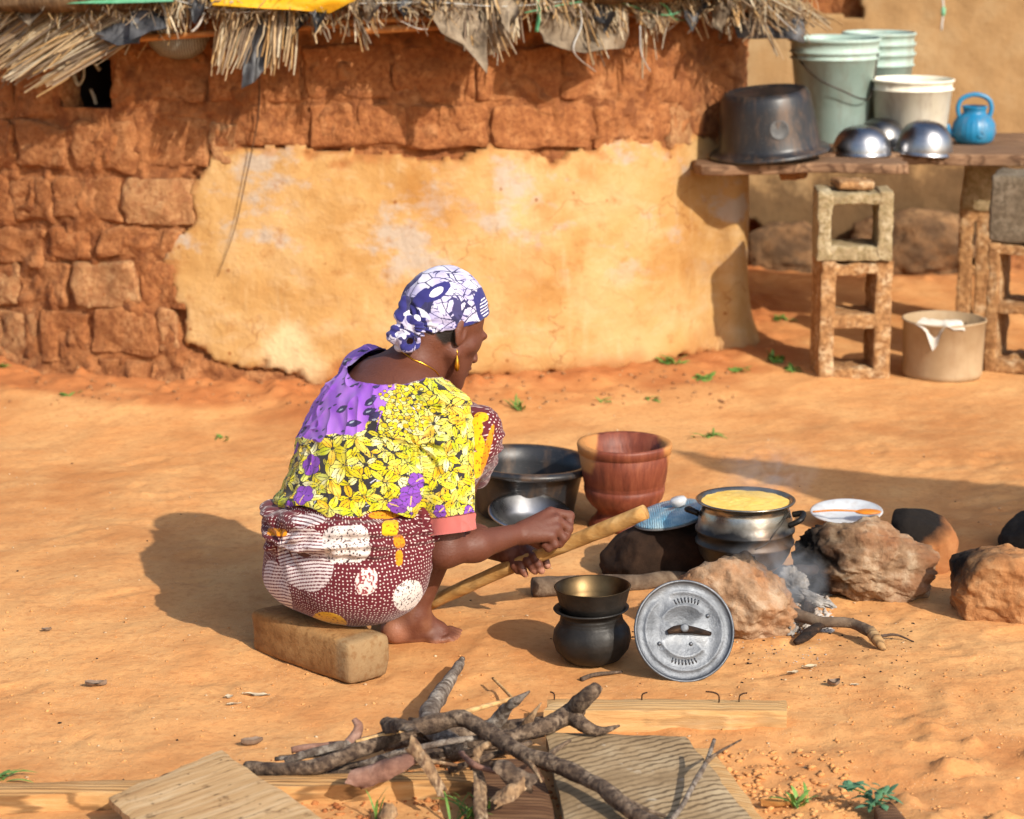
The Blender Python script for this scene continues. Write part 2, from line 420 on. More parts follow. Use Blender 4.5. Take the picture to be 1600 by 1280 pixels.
t = NT('red_earth'); v = t.vec()
big = t.noise(1.1, 5, .55, v); mid = t.noise(5.5, 6, .6, v); fin = t.noise(55, 4, .6, v)
c = t.ramp(big, [(.30, lin((195, 130, 74), 1.2)), (.5, lin((213, 150, 91), 1.2)), (.70, lin((223, 167, 107), 1.2))])
c = t.mix(t.ramp(mid, [(.40, 0.), (.68, .55)]), c, lin((228, 177, 116), 1.2))
c = t.mix(t.ramp(t.noise(2.3, 5, .6, t.vec((1, .55, 1), (0, 0, .3))), [(.53, 0.), (.72, .55)]), c, lin((164, 100, 52), 1.2))
c = t.mix(t.ramp(fin, [(.34, .40), (.5, 0.)]), c, lin((182, 116, 66), 1.2))
c = t.mix(t.attr(), c, t.mix(t.noise(14, 4, .6, v), lin((158, 84, 42), 1.1), lin((200, 124, 70), 1.1)))     # loose red laterite washed off the walls
pale = t.ramp(t.vor(150, vec=v), [(.10, .8), (.17, 0.)])
pale = t.mix(1., pale, t.ramp(t.noise(7, 3, .5, v), [(.5, 0.), (.62, 1.)]), 'MULTIPLY')
c = t.mix(pale, c, lin((238, 208, 168), 1.2))
dk = t.ramp(t.vor(63, vec=v), [(.06, .7), (.12, 0.)]); dk = t.mix(1., dk, t.ramp(t.noise(4, 3, .5, t.vec(loc=(3, 1, 0))), [(.52, 0.), (.62, 1.)]), 'MULTIPLY')
c = t.mix(dk, c, lin((96, 52, 28)))
# reddish loose soil close to the wall foot and bottom right comes from noise only; relief is geometry + fine bump
b = t.bump(t.noise(26, 6, .66, v), .42, .012); b = t.bump(t.noise(170, 3, .6, v), .35, .003, b)
M_EARTH = t.out(c, .93, b, spec=.18)
go = single('ground', (np.stack([GX, GY, gz], -1).reshape(-1, 3), grid(len(gx), len(gy))), M_EARTH, None, None, loc=np.zeros(3), kind='structure', col=np.repeat(np.clip(red, 0, 1).reshape(-1, 1), 3, 1))

# ================================================================== mud hut
M_MUD = simple('laterite_mud', [(.3, (150, 90, 48)), (.5, (186, 120, 70)), (.72, (210, 150, 98))], 9, .95, 1., 45, .018, fine=(26, (146, 88, 50)))
M_BRK = [simple('mud_brick_%s' % n, [(.28, a), (.52, b), (.75, c)], 16, .95, 1., 42, .016, fine=(55, d)) for n, a, b, c, d in (
    ('orange', (156, 98, 54), (192, 130, 80), (212, 156, 104), (160, 100, 58)),
    ('tan', (166, 114, 72), (200, 148, 98), (222, 178, 128), (172, 116, 74)),
    ('red', (156, 96, 52), (188, 122, 72), (208, 148, 94), (158, 96, 54)))]
t = NT('ochre_plaster'); v = t.vec((1, 1, 1))
c = t.ramp(t.noise(2.6, 6, .62, v), [(.30, lin((190, 138, 76), .92)), (.5, lin((214, 168, 106), .92)), (.70, lin((226, 188, 134), .92))])
c = t.mix(t.ramp(t.noise(7, 6, .65, t.vec((1, 1, 2.2), loc=(4, 2, 1))), [(.52, 0.), (.70, .75)]), c, lin((224, 188, 138), .92))
gm = t.ramp(t.noise(4.1, 6, .66, t.vec((1, 1, 1.5), loc=(9, 3, 7))), [(.53, 0.), (.62, .75)])
hz = t.ramp(t.pos(2), [(.28, 0.), (.42, 1.)]); gm = t.mix(1., gm, hz, 'MULTIPLY')
c = t.mix(gm, c, lin((198, 186, 172), .95))                                   # old whitewash showing in worn patches
c = t.mix(t.ramp(t.noise(3.0, 5, .6, t.vec((1, 1, .8), loc=(1, 8, 4))), [(.54, 0.), (.72, .75)]), c, lin((186, 124, 58), .92)); c = t.mix(t.ramp(t.noise(16, 5, .65, t.vec((1, 1, 1), loc=(5, 1, 2))), [(.58, 0.), (.74, .6)]), c, lin((176, 116, 60), .92)); c = t.mix(t.ramp(t.noise(9, 5, .6, t.vec((2.4, 2.4, .35), loc=(2, 5, 2))), [(.60, 0.), (.76, .45)]), c, lin((232, 204, 158), .92)); c = t.mix(t.attr(), c, t.mix(t.noise(24, 4, .6, v), lin((150, 88, 46)), lin((200, 136, 78))))
c = t.mix(t.ramp(t.vor(9, vec=t.vec((1, 1, 1), loc=(2, 2, 2))), [(.035, .8), (.075, 0.)]), c, lin((150, 86, 40)))
ck = t.add('TexVoronoi', feature='DISTANCE_TO_EDGE'); ck.inputs['Scale'].default_value = 2.7
wv = t.add('VectorMath', operation='ADD'); nz = t.add('TexNoise'); nz.inputs['Scale'].default_value = 5; nz.inputs['Detail'].default_value = 6; t.L(t.tc, nz.inputs['Vector'])
sc = t.add('VectorMath', operation='SCALE'); sc.inputs['Scale'].default_value = .35; t.L(nz.outputs['Color'], sc.inputs[0]); t.L(t.tc, wv.inputs[0]); t.L(sc.outputs[0], wv.inputs[1]); t.L(wv.outputs[0], ck.inputs['Vector'])
ckm = t.mix(1., t.ramp(ck.outputs['Distance'], [(.0, .7), (.010, 0.)]), t.ramp(t.noise(1.9, 3, .5, v), [(.5, 0.), (.6, 1.)]), 'MULTIPLY')
c = t.mix(ckm, c, lin((150, 92, 48)))
b = t.bump(t.noise(9, 7, .62, v), .7, .024); b = t.bump(t.noise(70, 5, .6, v), .5, .005, b); b = t.bump(ckm, -.5, .004, b)
_hr = np.array([HUT[40][0], HUT[40][1]+1.6, 0]); _s, _z = hut_px(455, 560); _p, _n = hut_at(np.array(_s)); c = t.mix(t.math('MULTIPLY', t.near(np.array([_p[0], _p[1], _z+.01])-_hr, .07, .13, 9, .16), .8), c, lin((236, 208, 160)))     # newer pale patch low on the coat
M_PLASTER = t.out(c, .92, b, spec=.15)

hut = thing('mud_hut', 'round mud-brick hut with ochre plaster and a ragged thatch eave', 'hut', [HUT[40][0], HUT[40][1]+1.6, 0])
WALL_TOP = 1.36
ns, nz_ = int(HS[-1]/.011), int((WALL_TOP+.12)/.011)
S_, Z_ = np.meshgrid(np.linspace(0, HS[-1], ns), np.linspace(-.12, WALL_TOP, nz_), indexing='ij')
pt, nr = hut_at(S_)
def wall_xyz(off, S=S_, Z=Z_, pt=pt, nr=nr): return np.stack([pt[..., 0]+nr[..., 0]*off, pt[..., 1]+nr[..., 1]*off, Z], -1)
W0 = wall_xyz(0); pw0 = PX(W0)
POLY = np.array([(330, 246), (372, 236), (520, 238), (700, 236), (860, 230), (1000, 228), (1100, 222), (1400, 216), (1400, 548), (1190, 547), (1110, 556), (1010, 573), (930, 584),
                 (860, 596), (770, 598), (640, 580), (560, 584), (490, 590), (440, 572), (400, 574), (352, 560), (300, 540), (290, 510), (270, 470), (278, 430), (268, 395), (283, 360), (292, 330), (284, 300), (312, 272)], float)
def poly_sd(p, poly):
    d = np.full(p.shape[:-1], 1e9); ins = np.zeros(p.shape[:-1], bool)
    for a, b in zip(poly, np.roll(poly, -1, 0)):
        e = b-a; w = p-a; t_ = np.clip((w@e)/(e@e), 0, 1); q = w-t_[..., None]*e; d = np.minimum(d, np.hypot(q[..., 0], q[..., 1]))
        c1 = (p[..., 1] >= a[1]) != (p[..., 1] >= b[1]); xs = a[0]+(p[..., 1]-a[1])*e[0]/(e[1] if abs(e[1]) > 1e-9 else 1e-9); ins ^= c1 & (p[..., 0] < xs)
    return np.where(ins, -d, d)
woff = -.011 + .004*sstep(240, 200, pw0[..., 1])*sstep(330, 400, pw0[..., 0]) + .010*fbm(W0*5, 3, 1) + .012*np.maximum(fbm(W0*19, 3, 4), -.4) + .018*np.maximum(fbm(W0*33, 2, 8)-.05, 0) + .004*fbm(W0*60, 2, 6) + .05*np.exp(-np.maximum(Z_, 0)/.07)*(1+.5*fbm(W0*11, 2, 3))
woff = np.where(poly_sd(pw0[..., :2], POLY) < 10, np.minimum(woff-.022, -.016), woff)
# the vent hole under the eave at left is a real opening
pw = PX(W0); hole = (pw[..., 0] > 97) & (pw[..., 0] < 172) & (pw[..., 1] > 98) & (pw[..., 1] < 167)
Fw = grid(ns, nz_); hf = hole.ravel()[Fw].any(1)
Vw = wall_xyz(woff).reshape(-1, 3); Vk, Fk, _ = keep(Vw, Fw, ~hf)
wall = part('wall', (Vk, Fk), M_MUD, hut)
M_DARK = simple('near_black_inside', [(.4, (30, 20, 14)), (.6, (44, 30, 20))], 4, .95, 0)  # near-black brown lining for the recess
# recess behind the vent hole: jambs and back of the opening
sa, za = hut_px(92, 170); sb, zb = hut_px(176, 94)
ss = np.linspace(sa, sb, 8); prof = []
V = []; F = []
for dpt, gr in ((.0, .0), (-.16, .0), (-.34, -.03)):
    for (s0, z0) in ((sa-gr, za+gr*0), (sb+gr, za), (sb+gr, zb), (sa-gr, zb)):
        p, n_ = hut_at(np.array(s0)); V.append([p[0]+n_[0]*(dpt-.035), p[1]+n_[1]*(dpt-.035), z0])
for k in range(2):
    for j in range(4): F.append((k*4+j, k*4+(j+1) % 4, (k+1)*4+(j+1) % 4, (k+1)*4+j))
F.append((8, 9, 10, 11)); part('vent_recess', (np.array(V), F), M_DARK, hut, smooth=False)

# plaster coat: a sheet with its own thickness and broken edge
sd = poly_sd(pw[..., :2], POLY) + 17*fbm(W0*8, 4, 40) + 10*fbm(W0*30, 3, 44)
sd[S_ > hut_px(1160, 400)[0]] = np.where(pw[..., 1][S_ > hut_px(1160, 400)[0]] > 215, -30, 30)
foot = .035*np.exp(-np.maximum(Z_-.03, 0)/.10)*sstep(800, 1150, pw[..., 0])
poff = .004 + .007*fbm(W0*3, 3, 51) + .0025*fbm(W0*14, 3, 55) + foot*1.6 + .003*np.clip(-sd/30, 0, 1)
poff = poff - .02*sstep(-3.5, 2, sd)
Vp = wall_xyz(poff).reshape(-1, 3); inp = (sd < 2.5).ravel()
Vk, Fk, u_ = keep(Vp, Fw, inp[Fw].all(1))
cnt = {}
for f in Fk:
    for k in range(4):
        a, b_ = int(f[k]), int(f[(k+1) % 4]); cnt[(a, b_)] = 1
bd = [(a, b_) for (a, b_) in cnt if (b_, a) not in cnt]
bv = sorted({a for e in bd for a in e}); nm = {a: len(Vk)+i for i, a in enumerate(bv)}
pdirt = (np.clip(sstep(-16, 3, sd+8*fbm(W0*22, 3, 47))*.85+.8*sstep(.10, .0, Z_+.05*fbm(W0*9, 3, 48)), 0, 1)).ravel()[u_]; nrm = nr.reshape(-1, 2)[u_]; Vb = Vk[bv] - np.concatenate([nrm[bv], np.zeros((len(bv), 1))], 1)*.045
part('plaster', (np.concatenate([Vk, Vb]), np.concatenate([Fk, np.array([(b_, a, nm[a], nm[b_]) for a, b_ in bd])])), M_PLASTER, hut, col=np.repeat(np.concatenate([pdirt, pdirt[bv]])[:, None], 3, 1))

# bricks, each one its own piece: pixel boxes of the ones that show
rows = [((192, 264), [(-75, -4), (2, 24), (29, 106), (113, 212), (236, 322), (330, 372)]),
        ((276, 348), [(-60, 16), (21, 86), (91, 187), (195, 306)]),
        ((356, 410), [(-50, 4), (8, 68), (79, 150), (155, 252), (256, 284)]),
        ((412, 482), [(-64, 28), (34, 108), (114, 214), (222, 281)]),
        ((488, 558), [(-55, 2), (7, 56), (66, 140), (153, 241), (246, 286)]),
        ((564, 606), [(-40, 8), (12, 78), (84, 150), (157, 228), (234, 300)]),
        ((164, 231), [(382, 482), (488, 552), (557, 630), (636, 762), (768, 924), (929, 1042), (1047, 1092), (1096, 1140)]),
        ((72, 158), [(180, 322), (330, 470), (476, 612), (618, 742), (748, 872), (878, 1010), (1015, 1100), (1104, 1150)]),
        ((98, 184), [(-70, 20), (24, 94)])]
rs = np.random.default_rng(5)
for (v0, v1), bl in rows:
    for (u0, u1) in bl:
        j = rs.uniform(-5, 5, 4)*(1 if v1 > 240 or u0 < 300 else .5); s0, zc0 = hut_px(u0+j[0], v1); s1, _ = hut_px(u1+j[1], v1); zt = hut_px((u0+u1)/2, v0+j[2])[1]; zc0 = hut_px((u0+u1)/2, v1+j[3])[1]
        w, h = s1-s0, zt-zc0; up = v1 < 240 and u0 > 300
        V, F = rbox(w, .12, h, rs.uniform(.009, .018) if not up else .012, (9, 1, 7), 2)
        sdn = int(rs.integers(1e4)); q = V*np.array([11, 11, 11])+sdn
        V = V + np.stack([.022*fbm(q, 3, sdn), .012*fbm(q+5, 3, sdn+1), .018*fbm(q+9, 3, sdn+2)], -1)*(1 if not up else .55)
        V[:, 1] += .008*fbm(V*30+sdn, 3, 3) + .034*np.maximum(noise(V*15+sdn, 6)-.25, 0) + .016*np.maximum(noise(V*34+sdn, 8)-.35, 0)
        p, n_ = hut_at(np.array((s0+s1)/2)); pr = rs.uniform(-.062, -.046) if not up else rs.uniform(-.058, -.054)
        tx = np.array([-n_[1], n_[0]]); rz = radians(rs.uniform(-4, 4)) if not up else 0
        X = V[:, 0]*cos(rz)-V[:, 2]*sin(rz); Zz = V[:, 0]*sin(rz)+V[:, 2]*cos(rz)
        Wd = np.stack([p[0]+tx[0]*X+n_[0]*(-V[:, 1]+pr), p[1]+tx[1]*X+n_[1]*(-V[:, 1]+pr), (zt+zc0)/2+Zz], -1)
        o = part('brick', (Wd, F), M_BRK[2] if up and rs.random() < .8 else M_BRK[int(rs.choice([0, 0, 1, 2]))], wall)

# ================================================================== thatch
def straw_mat(n, a, b, c): 
    t = NT(n); col = t.attr(); c_ = t.mix(t.ramp(t.noise(60, 3), [(.35, 0.), (.7, .35)]), col, lin(c)); return t.out(c_, .8, spec=.25)
M_STRAW = straw_mat('dry_straw', 0, 0, (120, 92, 60))
def straws(defs, seed=0, pal=((222, 192, 148), (200, 170, 130), (172, 150, 124), (232, 214, 180), (140, 120, 100), (206, 166, 112))):
    """defs: (a0, a1, b0, b1, n, r, sag, jit): straws from somewhere on segment a0-a1 to the matching place on b0-b1"""
    r_ = np.random.default_rng(seed); V = []; F = []; C = []; nb = 0; pal = np.array([lin(c)[:3] for c in pal])
    for a0, a1, b0, b1, n, r, sag, jit in defs:
        a0, a1, b0, b1 = map(np.asarray, (a0, a1, b0, b1))
        for _ in range(n):
            t0 = r_.random(); t1 = np.clip(t0+r_.normal()*.07, 0, 1); a = a0+(a1-a0)*t0+r_.normal(size=3)*jit*.6; b = b0+(b1-b0)*t1+r_.normal(size=3)*jit
            L = r_.uniform(.72, 1.06) if r_.random() < .8 else r_.uniform(.4, .8); b = a+(b-a)*L; m = (a+b)/2+np.array([r_.normal()*jit*.5, r_.normal()*jit*.5, sag*r_.uniform(.3, 1.4)+r_.normal()*jit*.3])
            ts = np.linspace(0, 1, 6)[:, None]; p = (1-ts)**2*a+2*ts*(1-ts)*m+ts**2*b
            if r_.random() < .18: p[4:] += r_.normal(size=3)*.012; 
            T = p[-1]-p[0]; x = np.cross(T, [.2, .1, 1]); x /= np.linalg.norm(x)+1e-9; y = np.cross(T, x); y /= np.linalg.norm(y)+1e-9
            rr = r*r_.uniform(.6, 1.5)
            for i in range(6):
                for k in range(3):
                    an = k*2*pi/3; V.append(p[i]+(cos(an)*x+sin(an)*y)*rr*(1 if i < 5 else .7))
            for i in range(5):
                for k in range(3): F.append((nb+i*3+k, nb+i*3+(k+1) % 3, nb+(i+1)*3+(k+1) % 3, nb+(i+1)*3+k))
            F.append((nb+15, nb+16, nb+17, nb+17)) if False else None
            c_ = pal[r_.integers(len(pal))]*r_.uniform(.75, 1.1); C += [c_]*18; nb += 18
    return np.array(V), np.array(F), np.array(C)
roof = part('roof', (np.zeros((3, 3))+ROOT[hut.name], [(0, 1, 2)]), M_STRAW, hut) if False else None
# thatch body: a thick sloping ring from the eave up and back
EOV = .30
sE = np.linspace(0, HS[-1], 70); pe, ne = hut_at(sE); zE = np.interp(PX(np.concatenate([pe, np.full((70, 1), 1.2)], 1))[:, 0], [-100, 330, 700, 1100, 1300], [1.20, 1.245, 1.27, 1.265, 1.27])
V = []; 
for k, (o, dz) in enumerate(((EOV-.05, .0), (EOV, .04), (EOV-.02, .10), (-.75, .62), (-.75, .52), (-.05, .09))):
    q = np.stack([pe[:, 0]+ne[:, 0]*o, pe[:, 1]+ne[:, 1]*o, zE+dz], -1); V.append(q + np.stack([fbm(q*6+k, 3, 60), fbm(q*6+k+9, 3, 61), fbm(q*7+k, 3, 62)], -1)*.018)
V = np.concatenate(V); n = 70; F = [(k*n+i, k*n+i+1, ((k+1) % 6)*n+i+1, ((k+1) % 6)*n+i) for k in range(6) for i in range(n-1)]
M_THATCH = simple('thatch_mass', [(.3, (92, 70, 50)), (.5, (136, 106, 74)), (.7, (170, 138, 100))], 18, .95, 1., 50, .02, stretch=(3, .6, .6))
roof = part('roof', (V, F), M_THATCH, hut)
def EP(u, v, out=.25):
    """a point over the eave: pixel, and metres in front of the wall face there"""
    s, _ = hut_px(min(max(u, -250), 1130), 250); p, n_ = hut_at(np.array(s)); return P(u, v, float(p[1]+n_[1]*out))
D = [  # the long diagonal bundle at the left, straw lying down the slope over the rest
    (EP(-60, -30, .1), EP(300, -40, .1), EP(-130, 60, .30), EP(240, 70, .30), 110, .003, .01, .03),
    (EP(130, -25, .2), EP(330, 2, .25), EP(-40, 105, .36), EP(70, 132, .36), 170, .0036, .012, .018),
    (EP(60, -20, .2), EP(250, -20, .2), EP(-80, 80, .36), EP(60, 110, .36), 100, .0032, .015, .022),
    (EP(-60, 0, .2), EP(100, 0, .2), EP(-110, 90, .3), EP(20, 135, .3), 60, .003, .01, .02),
    (EP(-60, -70, .20), EP(1200, -70, .20), EP(-110, 10, .36), EP(1230, 10, .36), 420, .0034, .02, .03),
    (EP(350, -10, .25), EP(420, -5, .25), EP(330, 105, .30), EP(372, 118, .30), 44, .0034, .0, .010),
    (EP(425, 5, .27), EP(468, 5, .27), EP(410, 108, .31), EP(455, 112, .31), 32, .0034, .0, .010),
    (EP(1100, -40, .2), EP(1160, -40, .2), EP(1215, 48, .20), EP(1290, 40, .15), 110, .0034, .02, .022)]
for u_ in range(-20, 1240, 22):   # fine matted stalks tangled along the edge
    D.append((EP(u_, -26, .24), EP(u_+30, 14, .27), EP(u_-18, -4, .33), EP(u_+44, 40, .33), 26, .0015, .0, .028))
_r = np.random.default_rng(17); u = 255.
while u < 1200:            # ragged little bundles of differing length and lean
    L = float(_r.choice([22, 34, 50, 66, 84], p=[.3, .27, .2, .15, .08])); lean = float(_r.normal(6 if u < 700 else 14, 16)); w = float(_r.uniform(14, 34)); v0 = float(_r.uniform(-22, 4))
    if 545 < u < 660: L *= .45
    if 690 < u < 1000: L = L*1.15+8
    D.append((EP(u, v0, .27), EP(u+w, v0, .27), EP(u+lean, v0+L, .33), EP(u+lean+w*float(_r.uniform(.5, 1.5)), v0+L*float(_r.uniform(.7, 1.05)), .33), int(_r.integers(8, 22)), .0033, .01, .014)); u += w*float(_r.uniform(.5, 1.15))
V, F, C = straws(D, 3); part('straw_fringe', (V, F), M_STRAW, roof, col=C, kind='stuff')
V, F, C = straws([(EP(u, 2, .25), EP(u+14, 4, .25), EP(u+du, v, .28), EP(u+du+14, v, .28), 5, .0032, .02, .02) for u, v, du in
                  ((905, 96, 22), (1000, 95, 15), (1040, 70, -12), (1130, 82, 14), (1170, 88, 40), (760, 95, 10), (345, 120, -8), (1085, 60, 30), (640, 40, 40), (520, 72, 8))], 9,
                 ((226, 214, 190), (206, 190, 160), (190, 160, 120))); part('loose_strand', (V, F), M_STRAW, roof, col=C, kind='stuff')
M_BAMBOO = simple('bamboo_pole', [(.35, (168, 104, 52)), (.6, (208, 146, 84))], 6, .6, .3, 60, .003, stretch=(1, 8, 8))
for a, b, r in (((530, 50), (780, 36), .012), ((520, 34), (790, 24), .010), ((190, 62), (560, 36), .011), ((700, 16), (1010, 8), .011), ((930, 22), (1190, 14), .010), ((-60, 40), (240, 22), .011)):
    pts = np.array([EP(a[0]+(b[0]-a[0])*k, a[1]+(b[1]-a[1])*k, .22) for k in (0, .33, .66, 1)]); part('roof_pole', tube(spline(pts, 4), r, 8, rough=.06), M_BAMBOO, roof)
def sheet(pts_uv, out, mat, name, nrows=9, amp=.02, seed=0, droop=0.):
    """hanging ragged sheet between a top pixel line and a bottom pixel line"""
    top, bot = pts_uv; m = 13; V = []
    for i in range(nrows):
        w = i/(nrows-1)
        for k in range(m):
            f = k/(m-1); a = np.array([np.interp(f, np.linspace(0, 1, len(top)), [q[0] for q in top]), np.interp(f, np.linspace(0, 1, len(top)), [q[1] for q in top])])
            b = np.array([np.interp(f, np.linspace(0, 1, len(bot)), [q[0] for q in bot]), np.interp(f, np.linspace(0, 1, len(bot)), [q[1] for q in bot])])
            q = a+(b-a)*w; p = EP(q[0], q[1], out+.05*w); e = fbm(np.array([f*3+seed, w*2, seed]), 3, seed)
            V.append(p+np.array([.3, -1, .2])*e*amp*(.3+w))
    V = np.array(V); Fq = grid(nrows, m); Nn = vnormals(V, Fq); k = len(V)
    V2 = np.concatenate([V, V-Nn*.0022]); F2 = np.concatenate([Fq, Fq[:, ::-1]+k]); return part(name, (V2, F2), mat, roof)
M_BLK = simple('grey_black_plastic_sheet', [(.35, (52, 52, 54)), (.65, (104, 104, 106))], 14, .42, .5, 22, .012)
M_RAG = simple('weathered_rag', [(.3, (104, 88, 70)), (.6, (160, 142, 118)), (.8, (186, 172, 150))], 16, .9, .5, 40, .01)
M_WHT = simple('white_plastic_strip', [(.4, (206, 206, 200)), (.7, (232, 232, 226))], 20, .5, .3, 40, .005)
M_GRN = simple('green_plastic_strip', [(.4, (96, 178, 128)), (.7, (150, 214, 172))], 20, .5, .3, 40, .005)
M_YEL = simple('yellow_plastic_sheet', [(.4, (238, 170, 20)), (.7, (250, 196, 50))], 9, .45, .5, 20, .01)
sheet(([(148, 52), (190, 34), (228, 30)], [(150, 54), (182, 72), (218, 66)]), .28, M_BLK, 'plastic_sheet', seed=1)
sheet(([(205, 18), (235, 16), (262, 28)], [(200, 66), (232, 50), (262, 44)]), .30, M_BLK, 'plastic_sheet', seed=2)
sheet(([(385, 14), (425, 20), (500, 10)], [(378, 138), (398, 128), (470, 40)]), .24, M_BLK, 'plastic_sheet', seed=3, amp=.03)
sheet(([(330, -14), (430, -12), (560, -14)], [(332, 8), (440, 14), (520, 18), (552, 2)]), .31, M_YEL, 'plastic_sheet', seed=4, amp=.025)
sheet(([(100, -10), (200, -12), (270, -10)], [(100, 6), (200, 4), (270, 3)]), .31, M_GRN, 'plastic_sheet', seed=6, amp=.01)
sheet(([(664, 6), (700, 0), (740, 6)], [(690, 52), (722, 70), (754, 118), (758, 60)]), .29, M_RAG, 'rag', seed=7, amp=.035)
sheet(([(690, 10), (740, 2), (812, 8)], [(700, 60), (752, 90), (800, 74)]), .26, M_RAG, 'rag', seed=8, amp=.04)
sheet(([(838, 20), (900, 10), (975, 10)], [(850, 66), (910, 84), (984, 72)]), .26, M_RAG, 'rag', seed=9, amp=.04)
sheet(([(1130, 10), (1180, 4), (1250, 2)], [(1150, 60), (1200, 60), (1262, 66)]), .16, M_BLK, 'plastic_sheet', seed=10, amp=.03)
for k_, (u_0, w_, L_, m_) in enumerate(((292, 30, 26, M_BLK), (480, 34, 40, M_BLK), (566, 26, 24, M_RAG), (776, 34, 44, M_RAG), (1000, 40, 34, M_RAG), (1060, 46, 40, M_BLK), (1112, 34, 52, M_RAG), (930, 30, 40, M_BLK), (20, 60, 30, M_RAG), (620, 24, 22, M_BLK))):
    sheet(([(u_0, 2), (u_0+w_/2, -4), (u_0+w_, 2)], [(u_0+4, L_*.7), (u_0+w_*.4, L_+12), (u_0+w_*.8, L_*.55)]), .30, m_, 'plastic_sheet' if m_ is M_BLK else 'rag', seed=30+k_, amp=.035)
for pth, m, r in (([(-10, 40), (0, 20), (6, -10)], M_WHT, .012), ([(240, -10), (330, 14), (400, 12), (480, 4)], M_WHT, .006), ([(250, 2), (262, 30), (256, 48)], M_WHT, .006),
                  ([(352, 20), (420, 16), (436, -6)], M_WHT, .007), ([(836, -10), (842, 20), (838, 50)], M_GRN, .009), ([(560, 6), (680, 4), (800, 10), (960, -8)], M_WHT, .005),
                  ([(820, 20), (900, 4), (960, 2), (1040, 24), (1090, 2)], M_GRN, .006), ([(1010, -6), (1040, 10), (1054, 30), (1090, 30)], M_GRN, .006), ([(905, 6), (908, 40), (896, 80), (930, 112)], M_WHT, .004),
                  ([(1180, -10), (1220, 30), (1245, 52)], M_WHT, .006), ([(1100, -6), (1090, 30), (1075, 52)], M_WHT, .005), ([(320, 20), (310, 40), (300, 50)], M_WHT, .006), ([(620, 30), (650, 44), (668, 46)], M_WHT, .005),
                  ([(1000, 40), (1002, 84), (1016, 112)], M_WHT, .003)):
    part('plastic_strip', tube(spline([EP(u, v, .315) for u, v in pth], 6), r, 6, sq=.3), m, roof)
# things tucked under the eave at left: wire-bound glass bowl, cloth loop hanging in the vent
t = NT('dusty_glass_bowl'); M_GLB = t.out(t.ramp(t.wave(40, 2, 2, dirn='X'), [(.3, lin((70, 66, 58))), (.7, lin((150, 146, 134)))]), .3, spec=.6)
bw = lathe([(.001, -.085), (.05, -.078), (.085, -.05), (.098, -.012), (.100, 0), (.096, 0), (.08, -.046), (.001, -.075)], 30)
single('glass_bowl', xf(bw, EP(278, 50, .12), euler(-8, 4, 0)), M_GLB, 'small ribbed grey bowl tucked under the thatch eave', 'bowl')
M_CLOTH = simple('off_white_cloth', [(.4, (196, 178, 150)), (.7, (222, 208, 184))], 20, .9, .4, 50, .004)
loop = spline([P(112, 84, 7.9), P(114, 110, 7.88), P(122, 132, 7.88), P(131, 118, 7.88), P(128, 86, 7.9)], 8)
rag = thing('cloth_strip', 'pale cloth loop hanging in the dark vent hole of the hut', 'cloth', P(122, 132, 7.88))
part('loop', tube(loop, .009, 7, sq=.5), M_CLOTH, rag); part('tail', tube(spline([P(138, 78, 7.9), P(148, 98, 7.88), P(157, 110, 7.88)], 6), [.006, .013], 7, sq=.5), M_CLOTH, rag)
part('tail', tube(spline([P(142, 140, 7.9), P(147, 152, 7.88), P(150, 163, 7.88)], 6), .006, 6), M_CLOTH, rag)
M_POLE = simple('dark_stalk', [(.4, (74, 46, 28)), (.7, (110, 74, 46))], 20, .9, 0)
# long thin stalk hanging in front of the wall
single('hanging_stalk', tube(spline([EP(398, 60, .10), EP(405, 130, .05), EP(402, 190, .035), EP(384, 280, .03), EP(366, 360, .03), EP(340, 432, .026)], 6), [.0035, .0022, .0012], 5), M_POLE, 'thin dark stalk dangling from the eave above the plaster', 'stalk')

# ================================================================== house behind the table
M_TAN = simple('tan_house_plaster', [(.28, (168, 124, 72)), (.5, (200, 156, 98)), (.74, (222, 188, 134))], 2.2, .92, .5, 40, .008, fine=(6, (210, 168, 112)))
t = NT('stained_house_plaster'); v = t.vec()
c = t.ramp(t.noise(2.2, 6, .62, v), [(.3, lin((164, 126, 82), .82)), (.5, lin((194, 156, 108), .82)), (.72, lin((214, 186, 142), .82))])
zz = t.math('ADD', t.pos(2), t.math('MULTIPLY', t.math('SUBTRACT', t.noise(3.4, 6, .65, v), .5), .95))
c = t.mix(t.ramp(zz, [(.36, .9), (.50, 0.)]), c, t.mix(t.noise(9, 5, .6, v), lin((62, 48, 34)), lin((130, 100, 68))))           # splash stain of old rain at the foot
c = t.mix(t.ramp(t.vor(3.1, vec=t.vec(loc=(.4, 0, .7))), [(.05, .7), (.10, 0.)]), c, lin((206, 130, 130)))
M_TAN = t.out(c, .93, t.bump(t.noise(24, 7, .65, v), .6, .012), spec=.15)
hs = thing('plastered_house', 'tan plastered mud house with eroded red foot behind the bucket table', 'house', [1.9, BACK_Y+.2, 0])
nx, nz2 = 240, 170; xs = np.linspace(.2, 3.6, nx); zs = np.linspace(-.1, 2.6, nz2); X, Z = np.meshgrid(xs, zs, indexing='ij'); B = np.stack([X, X*0+BACK_Y, Z], -1)
off = .02*fbm(B*3, 3, 2)+.012*fbm(B*13, 3, 6)+.03*np.maximum(fbm(B*np.array([9, 1, 3]), 3, 9), 0)*sstep(.4, .1, Z)+.05*np.exp(-np.maximum(Z, 0)/.08)
core = part('core', (B.reshape(-1, 3)+np.stack([off*0, .07-off, off*0], -1).reshape(-1, 3), grid(nx, nz2)), M_MUD, hs)
pb = PX(B); edge = pb[..., 1] - np.interp(pb[..., 0], [1170, 1210, 1260, 1340, 1400, 1450, 1500, 1560, 1640], [352, 372, 388, 372, 392, 378, 392, 372, 380]) + 14*fbm(B*7, 3, 15)
